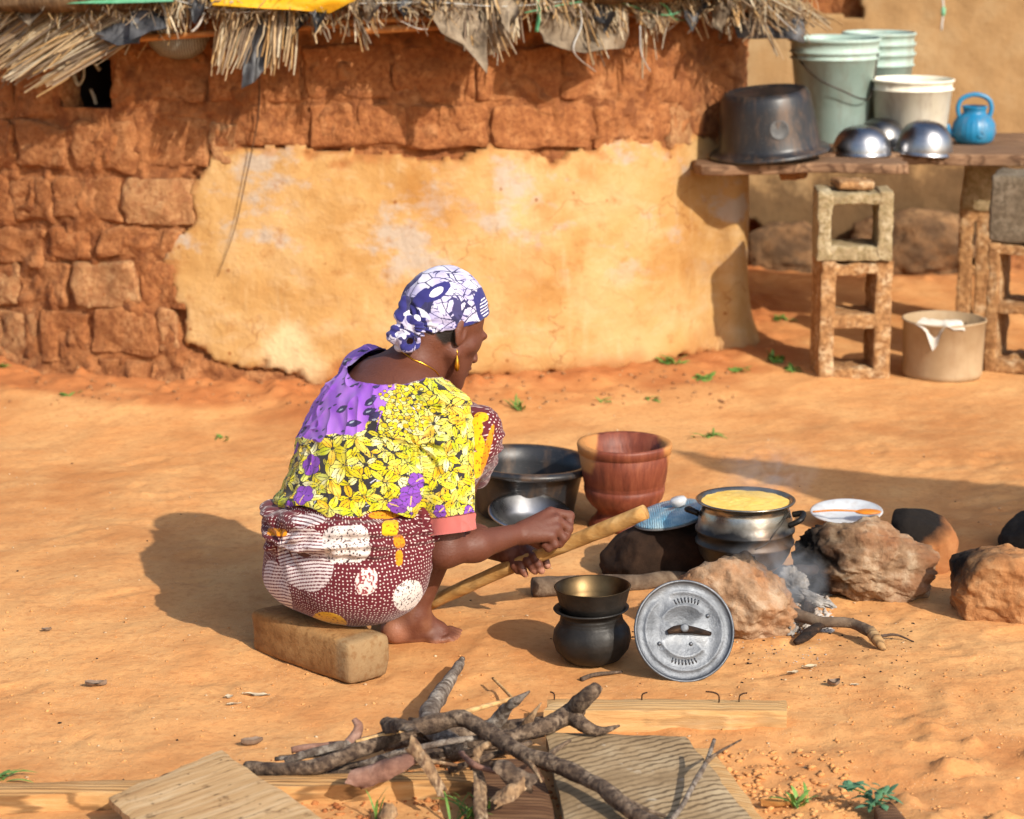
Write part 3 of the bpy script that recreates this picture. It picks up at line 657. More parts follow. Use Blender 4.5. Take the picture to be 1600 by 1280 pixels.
top = (pb[..., 1] < 22+8*fbm(B*6, 2, 3)) & (pb[..., 0] > 1225+10*fbm(B*5, 2, 8)) & (pb[..., 0] < 1342+10*fbm(B*5, 2, 5))
m = ((edge < 0) & ~top).ravel(); Fb = grid(nx, nz2); off2 = .012*fbm(B*2.5, 3, 30)+.004*fbm(B*13, 2, 31)
Vk, Fk, _ = keep((B+np.stack([off2*0, -.015-off2, off2*0], -1)).reshape(-1, 3), Fb, m[Fb].all(1))
cnt = set()
for f in Fk:
    for k in range(4): cnt.add((int(f[k]), int(f[(k+1) % 4])))
bd = [e for e in cnt if (e[1], e[0]) not in cnt]; bv = sorted({a for e in bd for a in e}); nm = {a: len(Vk)+i for i, a in enumerate(bv)}
part('plaster', (np.concatenate([Vk, Vk[bv]+np.array([0, .08, 0])]), np.concatenate([Fk, np.array([(b_, a, nm[a], nm[b_]) for a, b_ in bd])])), M_TAN, hs)
# its own thatch fringe, mostly above the frame: its ends throw the streaky shade
V, F, C = straws([((1.05, BACK_Y-.05, 2.12), (3.3, BACK_Y-.05, 2.12), (.85, BACK_Y-.62, 1.80), (3.1, BACK_Y-.62, 1.80), 420, .004, .02, .03)], 21)
rf = part('roof', (np.array([[.5, BACK_Y-.45, 1.93], [3.6, BACK_Y-.45, 1.93], [3.6, BACK_Y+1.5, 2.9], [.5, BACK_Y+1.5, 2.9], [.5, BACK_Y-.45, 2.02], [3.6, BACK_Y-.45, 2.02], [3.6, BACK_Y+1.5, 3.0], [.5, BACK_Y+1.5, 3.0]]),
          [(0, 1, 2, 3), (4, 5, 6, 7), (0, 1, 5, 4), (1, 2, 6, 5), (2, 3, 7, 6), (3, 0, 4, 7)]), M_THATCH, hs, smooth=False)
part('straw_fringe', (V, F), M_STRAW, rf, col=C, kind='stuff')
part('cord', tube(spline([P(1470, -20, BACK_Y-.35), P(1474, 10, BACK_Y-.35), P(1471, 48, BACK_Y-.35)], 6), .004, 6), M_WHT, hs)
part('cord_knot', xf(ico(2), P(1474, 18, BACK_Y-.35), scale=np.array([.010, .010, .022])), M_GRN, hs)

for uv_, sz_, sd0, lb_ in (((1236, 350), (.40, .22, .26), 301, 'dark rounded boulder at the house foot behind the left table block'), ((1440, 344), (.56, .24, .30), 305, 'wide stained boulder at the house foot under the middle of the table')):
    c_ = P(uv_[0], uv_[1], BACK_Y-.10); c_[2] = sz_[2]*.40; V, F = rock(sz_, sd0, 5, .16, 1.5, 5, .05, 5., 2.6); single('boulder', (V+c_, F), simple('stained_boulder', [(.3, (84, 62, 42)), (.5, (140, 104, 70)), (.72, (190, 150, 106))], 7, .95, .9, 40, .012, fine=(12, (96, 72, 50))), lb_, 'boulder', 'boulders behind the table')
# ================================================================== unseen roof on posts, added off frame, outlined to throw the long yard shade
def shade_to(u, v, z): p = G(u, v); return p+SUND*(z/SUND[2])
M_POST = simple('rough_post', [(.35, (92, 70, 50)), (.65, (140, 110, 80))], 10, .9, .7, 60, .006, stretch=(3, 3, .6))
sh = thing('shade_caster_roof', 'unseen thatched roof on rough posts, added to cast the long yard shade', 'shelter', [2.7, 3.6, 0])
top = [(1092, 728), (1135, 716), (1200, 722), (1285, 732), (1380, 742), (1490, 752), (1620, 768), (1900, 790)]; bot = [(1092, 730), (1120, 738), (1190, 752), (1265, 772), (1330, 800), (1420, 838), (1560, 880), (1900, 960)]
T = np.array([shade_to(u, v, 1.95) for u, v in top]); Bm = np.array([shade_to(u, v, 1.95) for u, v in bot])
mm = len(T); ridge = (T+Bm)/2+np.array([0, 0, .16]); ridge[0] = T[0]
V = np.concatenate([T, ridge, Bm, (T+Bm)/2-np.array([0, 0, .02])]); F = []
for i in range(mm-1):
    for k in range(4): F.append((k*mm+i, k*mm+i+1, ((k+1) % 4)*mm+i+1, ((k+1) % 4)*mm+i))
part('roof', (V, F), M_THATCH, sh)
for q in (T[4]*.5+Bm[4]*.5, T[-1], Bm[-1]): part('post', tube(np.array([[q[0], q[1], -.2], [q[0]+.02, q[1], 1.0], [q[0], q[1]+.01, 2.0]]), [.05, .045, .04], 10, rough=.06), M_POST, sh)
# ================================================================== concrete blocks and the plank table
M_CONC = simple('weathered_concrete', [(.30, (160, 112, 68)), (.5, (200, 152, 100)), (.70, (224, 198, 158))], 18, .95, 1., 80, .010, fine=(60, (150, 106, 66)), k=1.1)
M_CONG = simple('grey_concrete', [(.28, (104, 90, 72)), (.5, (140, 124, 102)), (.75, (172, 158, 136))], 14, .95, 1., 130, .004, fine=(60, (112, 98, 78)))
M_CONM = simple('mossy_concrete', [(.30, (150, 130, 96)), (.5, (188, 166, 126)), (.70, (218, 202, 168))], 16, .95, 1., 80, .010, fine=(60, (158, 138, 98)), k=1.1)
def block(w, d, h, cells, seed, web=.050, missing=()):
    """hollow block seen at its open side: w wide, h tall, holes run along the depth d"""
    ps = []; r = np.random.default_rng(seed)
    for s in (-1, 1): ps.append(xf(rbox(web*r.uniform(.85, 1.15), d, h, .005, (4, 6, 26), 1), (s*(w/2-web/2), 0, 0)))
    for k in range(cells+1):
        if k in missing: continue
        z = -h/2+web/2+(h-web)*k/cells; ps.append(xf(rbox(w-web*1.2, d*.985, web*r.uniform(.7, 1.0), .005, (16, 6, 4), 1), (0, 0, z)))
    V, F = join(*ps); q = V*70+seed; chip = np.maximum(noise(V*22+seed, 9)-.30, 0)[:, None]*V*np.array([1, 0, 1])*.13; return V-chip+np.stack([fbm(q, 3, seed), fbm(q+7, 3, seed+1), fbm(q+3, 3, seed+2)], -1)*.0028, F
def solid_block(w, d, h, seed):
    V, F = rbox(w, d, h, .010, (6, 6, 8), 1); q = V*26+seed; return V+np.stack([fbm(q, 3, seed), fbm(q+7, 3, seed+1), fbm(q+3, 3, seed+2)], -1)*.006, F
def at(VF, c, rz=0, rx=0, ry=0): return xf(VF, c, euler(rx, ry, rz))
g1 = G(1331, 594); yb = g1[1]+.08
zb = (594-405)*mpp(yb)*1.0; w1 = 110*mpp(yb)
single('concrete_block', at(block(w1, .17, zb, 2, 1), (g1[0], yb, zb/2-.005), 3), M_CONC, 'tan hollow concrete block standing on end under the left of the plank table', 'concrete block')
zt = (405-297)*mpp(yb)*1.0
single('concrete_block', at(block(w1*1.06, .19, zt, 1, 2, .050), (g1[0]-.004, yb, zb+zt/2-.006), -2), M_CONM, 'mossy single-hole concrete block stacked on the tall hollow block under the table', 'concrete block')
TZ = zb+zt+.028                                                        # underside of the planks
single('brick_shim', at(solid_block(.125, .12, .03, 4), (g1[0]-.005, yb, zb+zt+.008), 5), M_CONC, 'flat brick shim between the mossy block and the planks', 'brick')
single('brick_shim', at(solid_block(.09, .10, .034, 5), (g1[0]-.17, yb+.30, TZ-.022), -12), M_BRK[1], 'small mud brick wedged under the table planks at left', 'brick')
# back column
g2 = G(1518, 512); y2 = g2[1]+.05; w2 = .115
single('concrete_block', at(block(w2, .18, .45, 2, 7), (g2[0]+.01, y2, .22), -12), M_CONC, 'narrow hollow concrete block standing at the back of the table', 'concrete block')
single('concrete_block', at(solid_block(.15, .20, .20, 8), (g2[0]+.035, y2-.01, .545), -14, 4, 6), M_CONM, 'tilted rough block on the narrow back block under the table', 'concrete block')
# right-hand column, at the frame edge
g3 = G(1606, 584); y3 = g3[1]+.10; h3 = (584-385)*mpp(y3)*1.02
single('concrete_block', at(block(.27, .22, h3, 2, 11, .045), (g3[0]+.02, y3, h3/2-.005), -22), M_CONC, 'tan hollow concrete block standing at the right end of the table', 'concrete block')
h4 = (385-282)*mpp(y3)*1.02
single('concrete_block', at(solid_block(.29, .21, h4, 12), (g3[0]+.03, y3, h3+h4/2-.004), -20), M_CONG, 'solid grey concrete block on the right-hand hollow block', 'concrete block')
def wood(n, a, b, c, sx=1.2, sy=14., k=1., rough=.8, grain=(70, 42, 22), gm=.6):
    t = NT(n); v = t.vec((sx, sy, sy)); w = t.wave(2.2, 7, 4, 1.2, v, 'Y'); nn = t.noise(6, 6, .6, v)
    col = t.ramp(nn, [(.28, lin(a, k)), (.5, lin(b, k)), (.74, lin(c, k))]); col = t.mix(t.math('MULTIPLY', t.ramp(w, [(.55, 0.), (.95, 1.)]), gm), col, lin(grain, k))
    col = t.mix(t.ramp(t.noise(9, 4), [(.58, 0.), (.75, .5)]), col, lin(a, k))
    return t.out(col, rough, t.bump(t.noise(30, 5, .6, v), .5, .003, t.bump(w, .25, .002)), spec=.25)
M_TBL = wood('old_grey_plank', (112, 80, 58), (152, 116, 86), (186, 150, 116))
def plank(L, W, T, seed, warp=.01, chip=.012, segs=(18, 5, 1)):
    V, F = rbox(L, W, T, min(.005, T*.3), segs, 1)
    V[:, 2] += warp*np.sin(V[:, 0]/L*3+seed)+.002*fbm(V*8+seed, 2, seed); e = (np.abs(V[:, 1]) > W*.45)
    V[:, 1] += np.where(e, chip*fbm(V*np.array([14, 1, 1])+seed, 3, seed), 0); e = np.abs(V[:, 0]) > L*.47; V[:, 0] += np.where(e, chip*1.5*fbm(V*np.array([1, 22, 1])+seed, 3, seed+2), 0)
    return V, F
fr = [(1088, 1412, 8.14, .20, .034, 1, 'dark weathered front plank of the table under the black basin'), (1240, 1650, 8.40, .30, .040, 2, 'wide split plank of the table under the steel bowls'),
      (1120, 1660, 8.70, .26, .034, 3, 'middle plank of the table holding the green bucket'), (1150, 1660, 8.96, .24, .036, 4, 'rear plank of the table beneath the blue kettle')]
TT = TZ+.034
for u0, u1, Y, W, T, sdn, lb in fr:
    x0 = P(u0, 260, Y)[0]; x1 = P(u1, 260, Y)[0]
    single('plank', at(plank(x1-x0, W, T, sdn, .006, .018), ((x0+x1)/2, Y, TZ+T/2+(.003 if sdn == 2 else 0)), (-1, -2, 1, .5)[sdn-1]), M_TBL, lb, 'plank', 'planks of the rough table')
TT = TZ+.040

# ================================================================== vessels on the table
def plast(n, a, b, rough=.4, spec=.45, bump=.15, k=1.):
    """used plastic or enamel: scuffs, dust film and drips of dirt"""
    t = NT(n); c = t.ramp(t.noise(7, 7, .6), [(.3, lin(a, k)), (.65, lin(b, k))]); du = t.ramp(t.noise(11, 6, .68, t.vec((1.6, 1.6, .5))), [(.50, 0.), (.72, .42)]); c = t.mix(du, c, lin((150, 112, 76)))
    c = t.mix(t.ramp(t.noise(60, 3, .5, t.vec((1, 1, 6), (.3, .2, 0))), [(.66, 0.), (.72, .14)]), c, lin((196, 186, 170))); return t.out(c, t.mix(du, (rough, rough, rough, 1), (.8, .8, .8, 1)), t.bump(t.noise(40, 6), bump, .003), 0, spec)
M_BLKP = plast('scuffed_black_plastic', (30, 30, 32), (52, 52, 54), .38)
t = NT('pale_disc'); M_DISC = t.out(t.ramp(t.noise(40), [(.35, lin((58, 58, 58))), (.7, lin((98, 98, 96)))]), .6)
M_GB = plast('pale_green_plastic', (158, 184, 172), (184, 206, 196), .42, k=1.15); M_CRM = plast('cream_plastic', (234, 226, 200), (246, 240, 222), .45, k=1.3); M_BLU = plast('blue_plastic', (24, 120, 168), (44, 146, 190), .35)
def steel(n, a=(150, 150, 152), b=(214, 214, 216), rough=.24, bump=.06):
    t = NT(n); nn = t.noise(9, 6, .6); return t.out(t.ramp(nn, [(.3, lin(a)), (.65, lin(b))]), t.ramp(t.noise(14, 5), [(.3, rough), (.7, rough+.16)]), t.bump(t.noise(30, 3), bump, .004), 1.)
M_STL = steel('bright_steel'); M_STD = steel('dull_steel', (96, 92, 88), (160, 158, 156), .3)
# black basin upside down, tipped a little
bs = P(1202, 258, 8.20); bs[2] = TT+.012
bas = thing('black_basin', 'black plastic basin turned upside down on the left end of the table', 'basin', bs)
Rm = euler(0, -5.5, 0)@euler(3, 0, 0)
prof = [(.001, .205), (.10, .206), (.118, .203), (.126, .212), (.140, .208), (.150, .190), (.156, .15), (.166, .08), (.172, .03), (.178, .014), (.200, .010), (.206, .002), (.203, -.006), (.196, -.004), (.17, .004), (.16, .03), (.14, .19), (.001, .196)]
part('body', xf(lathe(prof, 64), bs+np.array([0, 0, .008]), Rm), M_BLKP, bas)
dn = np.array([.10, -.98, .12]); dn /= np.linalg.norm(dn); part('label_disc', xf(lathe([(.001, .003), (.028, .003), (.030, .004), (.033, .003), (.034, 0)], 32), bs+np.array([.013, -.164, .098]), frame(dn)), M_DISC, bas)
def bucket(name, lb, u, vb, Y, rb, rt, h, mat, ribs, group=None, handle=None):
    b = P(u, vb, Y); b[2] = TT; o = thing(name, lb, 'bucket', b, group)
    pr = [(.001, 0), (rb-.006, 0), (rb, .006)]
    for f in ribs: pr += [(rb+(rt-rb)*(f-.004), h*(f-.004)), (rb+(rt-rb)*f+.007, h*f+.001), (rb+(rt-rb)*f+.008, h*(f+.016)), (rb+(rt-rb)*(f+.022), h*(f+.02))]
    pr += [(rt-.002, h*.965), (rt+.004, h*.97), (rt+.005, h), (rt-.002, h+.002), (rt-.005, h*.97), (rb-.004, .01), (.001, .008)]
    part('body', xf(lathe(pr, 48), b), mat, o); return o, b
o, b = bucket('green_bucket', 'large pale green plastic bucket with wire handle on the table', 1300, 226, 8.72, .118, .160, .370, M_GB, (.80, .86))
M_WIRE = simple('dark_wire', [(.4, (70, 62, 54)), (.7, (110, 100, 90))], 20, .5, 0, metal=.7)
part('handle', tube(spline([b+np.array(q) for q in ((-.152, -.035, .318), (-.085, -.150, .242), (.01, -.172, .195), (.085, -.150, .165), (.122, -.10, .182), (.148, -.05, .318))], 8), .0032, 6), M_WIRE, o)
for k_, w_ in enumerate(('lowest', 'middle', 'topmost')):
    o, b2 = bucket('nested_bucket', w_+' of the three pale green buckets nested behind the large green bucket', 1368, 222, 8.98, .10, .132, .300, M_GB, (.84,), 'nested pale green buckets')
    o.location.z += .036*k_
o, b3 = bucket('cream_bucket', 'cream white plastic bucket on the table beside the green bucket', 1422, 228, 8.66, .122, .145, .228, M_CRM, (.84,))
def dome(name, lb, u, v, Y, r, h, mat, tilt=(0, 0)):
    b = P(u, v, Y); b[2] = TT+.002+abs(tilt[0])*.0006; n = 14
    pr = [(r+.006, 0), (r+.007, .004), (r, .006)]+[(r*cos(a)**.75 if a < 1.5 else .001, .006+h*sin(a)) for a in np.linspace(.05, pi/2, n)]
    pr = [(max(x, .0008), z) for x, z in pr]; return single(name, xf(lathe(pr+[(x*.97, z-.004) for x, z in pr[::-1][:-2]], 48), b, euler(*tilt)), mat, lb, 'bowl', 'steel bowls drying upside down')
dome('steel_bowl', 'shiny steel bowl upside down in front of the green bucket', 1346, 248, 8.30, .100, .092, M_STL)
dome('steel_bowl', 'shiny dented steel bowl upside down beside the blue kettle', 1443, 247, 8.32, .098, .106, M_STL, (2, 4))
dome('steel_bowl', 'dull grey bowl upside down half hidden behind the two shiny bowls', 1376, 232, 8.52, .088, .095, M_STD)
# blue kettle
k0 = P(1521, 218, 8.66); k0[2] = TT+.001; kt = thing('blue_kettle', 'small blue ribbed plastic kettle at the right end of the table', 'kettle', k0)
pr = np.array([(.001, 0), (.058, 0), (.070, .012), (.077, .04), (.073, .07), (.060, .092), (.043, .104), (.040, .108), (.042, .124), (.046, .128), (.043, .132), (.037, .126), (.001, .120)])
V, F = lathe(pr, 72); a = np.arctan2(V[:, 1], V[:, 0]); rr = np.hypot(V[:, 0], V[:, 1]); msk = (V[:, 2] > .012) & (V[:, 2] < .1); f = 1+.022*np.cos(a*24)*msk; V[:, 0] *= f; V[:, 1] *= f
part('body', xf((V, F), k0), M_BLU, kt)
part('handle', tube(spline([k0+np.array(q) for q in ((-.052, 0, .088), (-.060, 0, .125), (-.045, 0, .158), (0, 0, .172), (.045, 0, .158), (.060, 0, .125), (.052, 0, .088))], 6), .0085, 10), M_BLU, kt)
part('spout', tube(spline([k0+np.array(q) for q in ((-.06, 0, .03), (-.085, 0, .036), (-.098, 0, .065))], 5), [.016, .012, .010], 10), M_BLU, kt)
part('emblem', xf(lathe([(.008, .0), (.010, .002), (.012, 0)], 20), k0+np.array([.012, -.078, .038]), frame((.15, -1, .05))), M_BLU, kt)
# bucket under the table with a cloth over its rim
ub = G(1482, 598); ub[1] += .12; bk = thing('beige_bucket', 'beige plastic bucket standing on the ground under the table', 'bucket', ub)
M_BEI = plast('dusty_beige_plastic', (176, 146, 108), (200, 174, 138), .6)
part('body', xf(lathe([(.001, 0), (.125, 0), (.131, .01), (.132, .02), (.138, .188), (.142, .19), (.142, .196), (.135, .196), (.128, .03), (.001, .02)], 48, wob=.004), ub), M_BEI, bk)
cl = []; m = 14
for i in range(m):
    for j in range(9):
        a = radians(-140+i*5.2); w = j/8; r = .128+.018*sin(w*pi); z = .204-.004*w-.08*max(w-.5, 0)*(.35+1.9*math.exp(-((i-5)/1.8)**2)+.3*noise(np.array([i*.5, 3., 1.])))
        cl.append(ub+np.array([cos(a)*(.10+.045*w), sin(a)*(.10+.045*w), z+.004*noise(np.array([i*.6, j*.7, 2.]))]))
cl = np.array(cl); Fq = grid(m, 9); Nn = vnormals(cl, Fq); M_WCL = plast('white_cloth', (226, 216, 196), (246, 240, 226), .85)
single('wash_cloth', (np.concatenate([cl, cl-Nn*.004]), np.concatenate([Fq, Fq[:, ::-1]+len(cl)])), M_WCL, 'white cloth draped over the rim of the beige bucket', 'cloth')

# ================================================================== yard vessels
# mortar
g = G(975, 820); mo = thing('wooden_mortar', 'tall red-brown wooden mortar with pale patches standing in the yard', 'mortar', g)
t = NT('red_mortar_wood'); v = t.vec((7, 7, 1.2)); n1 = t.noise(7, 6, .6, v); c = t.ramp(n1, [(.28, lin((96, 44, 28))), (.5, lin((134, 66, 44))), (.75, lin((164, 92, 62)))])
an = t.add('VectorMath', operation='DOT_PRODUCT'); nv = t.add('VectorMath', operation='NORMALIZE'); t.L(t.tc, nv.inputs[0]); t.L(nv.outputs[0], an.inputs[0])
zz = t.pos(2); sx = t.pos(0)
blotch = t.math('SUBTRACT', t.math('ADD', t.math('SUBTRACT', .150, t.math('ABSOLUTE', t.math('SUBTRACT', sx, .010))), t.math('MULTIPLY', t.math('SUBTRACT', t.noise(9, 3, .5, t.vec((1, 1, .5))), .5), .07)), t.math('MULTIPLY', t.math('SUBTRACT', zz, .2), .12))
pm = t.mix(1., t.ramp(blotch, [(.056, 1.), (.066, 0.)]), t.math('MULTIPLY', t.ramp(zz, [(.150, 0.), (.158, 1.)]), t.ramp(zz, [(.268, 1.), (.274, 0.)])), 'MULTIPLY')
c = t.mix(pm, c, lin((204, 140, 78)))
M_MORT = t.out(c, .55, t.bump(t.noise(14, 5, .6, v), .4, .003), spec=.4)
prm = [(.001, 0), (.104, 0), (.108, .008), (.100, .024), (.086, .042), (.080, .054), (.086, .064), (.104, .080), (.119, .102), (.126, .126), (.127, .142), (.123, .147), (.127, .151), (.125, .156), (.129, .162), (.136, .215), (.143, .262), (.141, .266), (.146, .269), (.149, .292), (.147, .300), (.139, .301), (.126, .297), (.115, .25), (.092, .17), (.05, .11), (.001, .10)]
mk = 150*mpp(g[1])/.294
part('body', xf(lathe(np.array(prm)*mk*np.array([1, .88]), 72, wob=.003), g), M_MORT, mo)
# black basin with shallow inside, and the steel bowl leaning at its foot
g = G(820, 803); g[2] = ground_z(g[0], g[1]); bz = thing('black_basin', "large black plastic basin right way up behind the seated woman's knees", 'basin', g)
pr = [(.001, 0), (.125, 0), (.135, .01), (.150, .10), (.158, .142), (.185, .146), (.195, .153), (.194, .163), (.182, .168), (.168, .166), (.158, .160), (.150, .12), (.146, .08), (.130, .018), (.001, .012)]
part('body', xf(lathe(np.array(pr)*np.array([.95, .88]), 64), g, euler(0, 2, 0)), M_BLKP, bz)
part('water_line', xf(lathe([(.1475, .098), (.1485, .101), (.1475, .104)], 64), g+np.array([-.004, 0, .002]), euler(0, 3, 0)@np.diag([.93, .93, 1.02])), M_DISC, bz) if False else None
g = G(826, 838); single('steel_bowl', xf(lathe([(.001, .0), (.05, .0), (.075, .012), (.098, .045), (.104, .050), (.108, .049), (.105, .054), (.096, .05), (.072, .016), (.05, .006), (.001, .005)], 56), g+np.array([0, 0, .016]), euler(12, 5, 0)), M_STL, 'shallow steel bowl on the ground behind her hands', 'bowl')

# small round pot with a bowl set in its mouth
def soot(n, a, b, rough=.5, spec=.4, bump=.35):
    t = NT(n); nn = t.noise(16, 7, .62); return t.out(t.ramp(nn, [(.3, lin(a)), (.68, lin(b))]), t.ramp(t.noise(23, 5), [(.3, rough-.12), (.7, rough+.2)]), t.bump(t.noise(80, 5), bump, .003), .25, spec)
M_SOOT = soot('sooty_aluminium', (20, 19, 18), (52, 48, 44))
g = G(926, 1034); sp = thing('small_round_pot', 'small round soot-black cooking pot on the ground beside the grey lid', 'pot', g)
k = 124*mpp(g[1])/.168
pr = np.array([(.001, 0), (.035, .0), (.060, .012), (.077, .036), (.083, .062), (.080, .084), (.071, .100), (.066, .107), (.067, .110), (.064, .113), (.066, .116), (.063, .120), (.064, .124), (.070, .132), (.078, .137), (.080, .140), (.077, .142), (.068, .138), (.060, .125), (.058, .11), (.07, .08), (.04, .02), (.001, .01)])*k*np.array([1.03, .88])
part('body', xf(lathe(pr, 64), g, euler(0, -2, 0)), M_SOOT, sp)
bb = g+np.array([0, 0, .124*k*.88]); sb = thing('small_pan', 'small pan with sooty outside and golden inside set in the round pot', 'pan', bb)
t = NT('tarnished_brass_inside'); M_BRI = t.out(t.ramp(t.noise(12, 6), [(.3, lin((52, 40, 28))), (.7, lin((136, 112, 78)))]), .46, t.bump(t.noise(20), .1, .004), 1.)
part('outside', xf(lathe(np.array([(.001, 0), (.052, 0), (.064, .008), (.072, .03), (.080, .064), (.082, .066)])*k*np.array([1.02, .94]), 64), bb, euler(0, -1.5, 0)), M_SOOT, sb)
part('inside', xf(lathe(np.array([(.082, .066), (.081, .0675), (.078, .066), (.070, .03), (.062, .011), (.05, .005), (.001, .005)])*k*np.array([1.02, .94]), 64), bb, euler(0, -1.5, 0)), M_BRI, sb)

# leaning pot lid with embossed ring, ticks, rivets and a charred wooden grip
gl = G(1070, 1069); rl = 83*mpp(gl[1]); nl = np.array([.16, -.93, .38]); nl /= np.linalg.norm(nl)
Rl = frame(nl, (1, 0, 0)); upv = Rl[:, 1] if Rl[2, 1] > 0 else -Rl[:, 1]; cl_ = gl+upv*rl*1.0+np.array([0, .0, .003])
ld = thing('pot_lid', 'grey cast aluminium pot lid with embossed marks leaning against the hearth stone', 'lid', gl)
t = NT('cast_aluminium'); nn = t.noise(10, 7, .65); c = t.ramp(nn, [(.28, lin((74, 78, 84))), (.5, lin((118, 122, 128))), (.72, lin((160, 162, 164)))])
M_ALU = t.out(c, t.ramp(t.noise(30, 5), [(.3, .42), (.7, .62)]), t.bump(t.noise(120, 5, .7), .5, .0025), .75)
prl = [(.001, .006), (.48, .010), (.50, .022), (.52, .008), (.74, .0), (.765, .016), (.79, .0), (.93, -.008), (.945, .012), (.955, .034), (.975, .042), (.998, .032), (1., .0), (.985, -.03), (.95, -.035), (.9, -.03), (.001, -.02)]
V, F = lathe(prl, 96); V = V*rl; a = np.arctan2(V[:, 1], V[:, 0]); r_ = np.hypot(V[:, 0], V[:, 1])/rl
V[:, 2] -= np.where((np.abs(r_-.50) < .012), .018*rl*((np.cos(a-radians(95)) < .55) & (np.cos(a+radians(100)) < .55)), 0)
V[:, 2] -= np.where((np.abs(r_-.765) < .012) & (np.abs(a-radians(122)) < .22), .016*rl, 0)
part('plate', xf((V, F), cl_, Rl), M_ALU, ld)
def onlid(x, y, h): return cl_+Rl@np.array([x*rl, y*rl, h*rl])
up_s = 1 if Rl[2, 1] > 0 else -1
for sgn, cx in ((1, .06), (-1, -.02)):
    for i in range(8):
        aa = radians(90-(i-3.5)*6.3)+(.0 if sgn > 0 else 0); rr = .60; x0, y0 = cx+cos(aa)*.56, sin(aa)*.56; x1, y1 = cx+cos(aa)*.655-.012, sin(aa)*.655
        if sgn < 0: x0, y0, x1, y1 = 2*cx-x0, -y0, 2*cx-x1, -y1
        part('embossed_tick', tube(np.array([onlid(x0, y0*up_s, .002), onlid((x0+x1)/2+.008, (y0+y1)/2*up_s, .022), onlid(x1, y1*up_s, .002)]), .012*rl*1.3, 6), M_ALU, ld)
for x, y in ((.47, .30), (-.50, -.25), (.13, -.25)): part('rivet', xf(ico(2), onlid(x, y*up_s, .012), Rl, np.array([.042, .042, .03])*rl), M_ALU, ld)
M_CHAR = simple('charred_wood', [(.35, (26, 18, 14)), (.6, (62, 44, 32)), (.8, (120, 92, 64))], 22, .85, .8, 60, .006, stretch=(1, 5, 5))
part('grip', tube(spline([onlid(-.34, -.03*up_s, .05), onlid(-.2, .02*up_s, .085), onlid(.0, .035*up_s, .095), onlid(.3, -.01*up_s, .075), onlid(.52, -.05*up_s, .035)], 6), np.array([.05, .075, .08, .065, .04])*rl, 10, rough=.12), M_CHAR, ld)
part('grip_bolt', xf(lathe([(.001, .02), (.07, .02), (.082, .012), (.085, 0)], 20), onlid(-.03, .05*up_s, .165), Rl, np.array([rl, rl, rl])), M_ALU, ld)

# ================================================================== hearth: stones, pot, porridge, fire wood, ash
def rockmat(n, a, b, c, sootc=None, r0=.05, r1=.12, c2=None, bump=.9, na=.12, sc=12):
    t = NT(n); v = t.vec(); col = t.ramp(t.noise(sc, 7, .66, v), [(.28, lin(a)), (.5, lin(b)), (.74, lin(c))])
    if c2: col = t.mix(t.ramp(t.noise(5.5, 5, .6, t.vec(loc=(3, 1, 2))), [(.48, 0.), (.62, .85)]), col, lin(c2))
    if sootc is not None: col = t.mix(t.near(sootc, r0, r1, 9, na), col, lin((34, 28, 24)))
    return t.out(col, .93, t.bump(t.noise(55, 7, .68, v), bump, .008, t.bump(t.vor(26, vec=v), .3, .012)), spec=.2)
def stone(name, lb, uv, Y, size, seed, mat, rot=(0, 0, 0), **kw):
    VF = xf(rock(size, seed, **kw), (0, 0, 0), euler(*rot)); c = P(uv[0], uv[1], Y); V = VF[0]+c
    return single(name, (V, VF[1]), mat, lb, 'stone', 'hearth stones', loc=np.array([c[0], c[1], max(V[:, 2].min(), 0.)]))
def base_y(u, v): return G(u, v)[1]
GS = 'hearth stones'
# front stone (behind the lid), right rough boulder, two dark cobbles at right, big right-edge stone
stone('hearth_stone', 'pink-tan hearth stone in front of the cooking pot, behind the grey lid', (1146, 946), 5.16, (.275, .19, .235), 31, rockmat('pink_tan_stone', (132, 96, 68), (178, 144, 112), (214, 190, 162), (.03, .08, .17), .05, .15, (184, 128, 84), sc=20), (4, 10, -14), amp=.14, cuts=9, fine=.05, sub=6, blocky=4.)
stone('hearth_stone', 'large rough pale-topped boulder to the right of the cooking pot', (1350, 884), 5.44, (.320, .21, .20), 45, rockmat('rough_lime_boulder', (104, 74, 52), (168, 134, 102), (226, 204, 172), (-.16, 0, .10), .09, .17, (158, 104, 68), 1.2, sc=18), (0, 9, 10), amp=.20, freq=1.7, cuts=10, fine=.075, ff=5., sub=6, blocky=3.)
stone('hearth_stone', 'smooth rounded cobble blackened on top, behind the rough boulder', (1434, 853), 5.68, (.185, .16, .175), 52, rockmat('blackened_cobble', (150, 92, 54), (176, 116, 70), (196, 140, 92), (-.03, 0, .135), .085, .125, None, .5), (0, 14, 0), amp=.08, cuts=3, fine=.012, blocky=2.6)
stone('hearth_stone', 'tall orange stone with a dark shoulder at the right edge', (1580, 925), 5.28, (.26, .20, .20), 63, rockmat('orange_stone', (150, 94, 54), (188, 132, 84), (212, 164, 116), (-.13, 0, .15), .04, .11, sc=20), (0, 0, 6), amp=.12, cuts=8, fine=.03, sub=6, blocky=4.)
stone('hearth_stone', 'black cobble cut off by the right edge of the picture', (1606, 842), 5.85, (.14, .13, .14), 71, rockmat('black_cobble', (34, 30, 28), (50, 46, 42), (70, 64, 58)), (0, 0, 0), amp=.08, cuts=4, fine=.02)
stone('hearth_stone', 'long dark brown stone lying to the left of the cooking pot under the blue lid', (1032, 862), 5.62, (.315, .17, .155), 83, rockmat('dark_brown_stone', (36, 24, 16), (56, 38, 26), (80, 56, 40), None, bump=.35), (0, -17, 8), amp=.07, cuts=3, fine=.007, blocky=2.6)
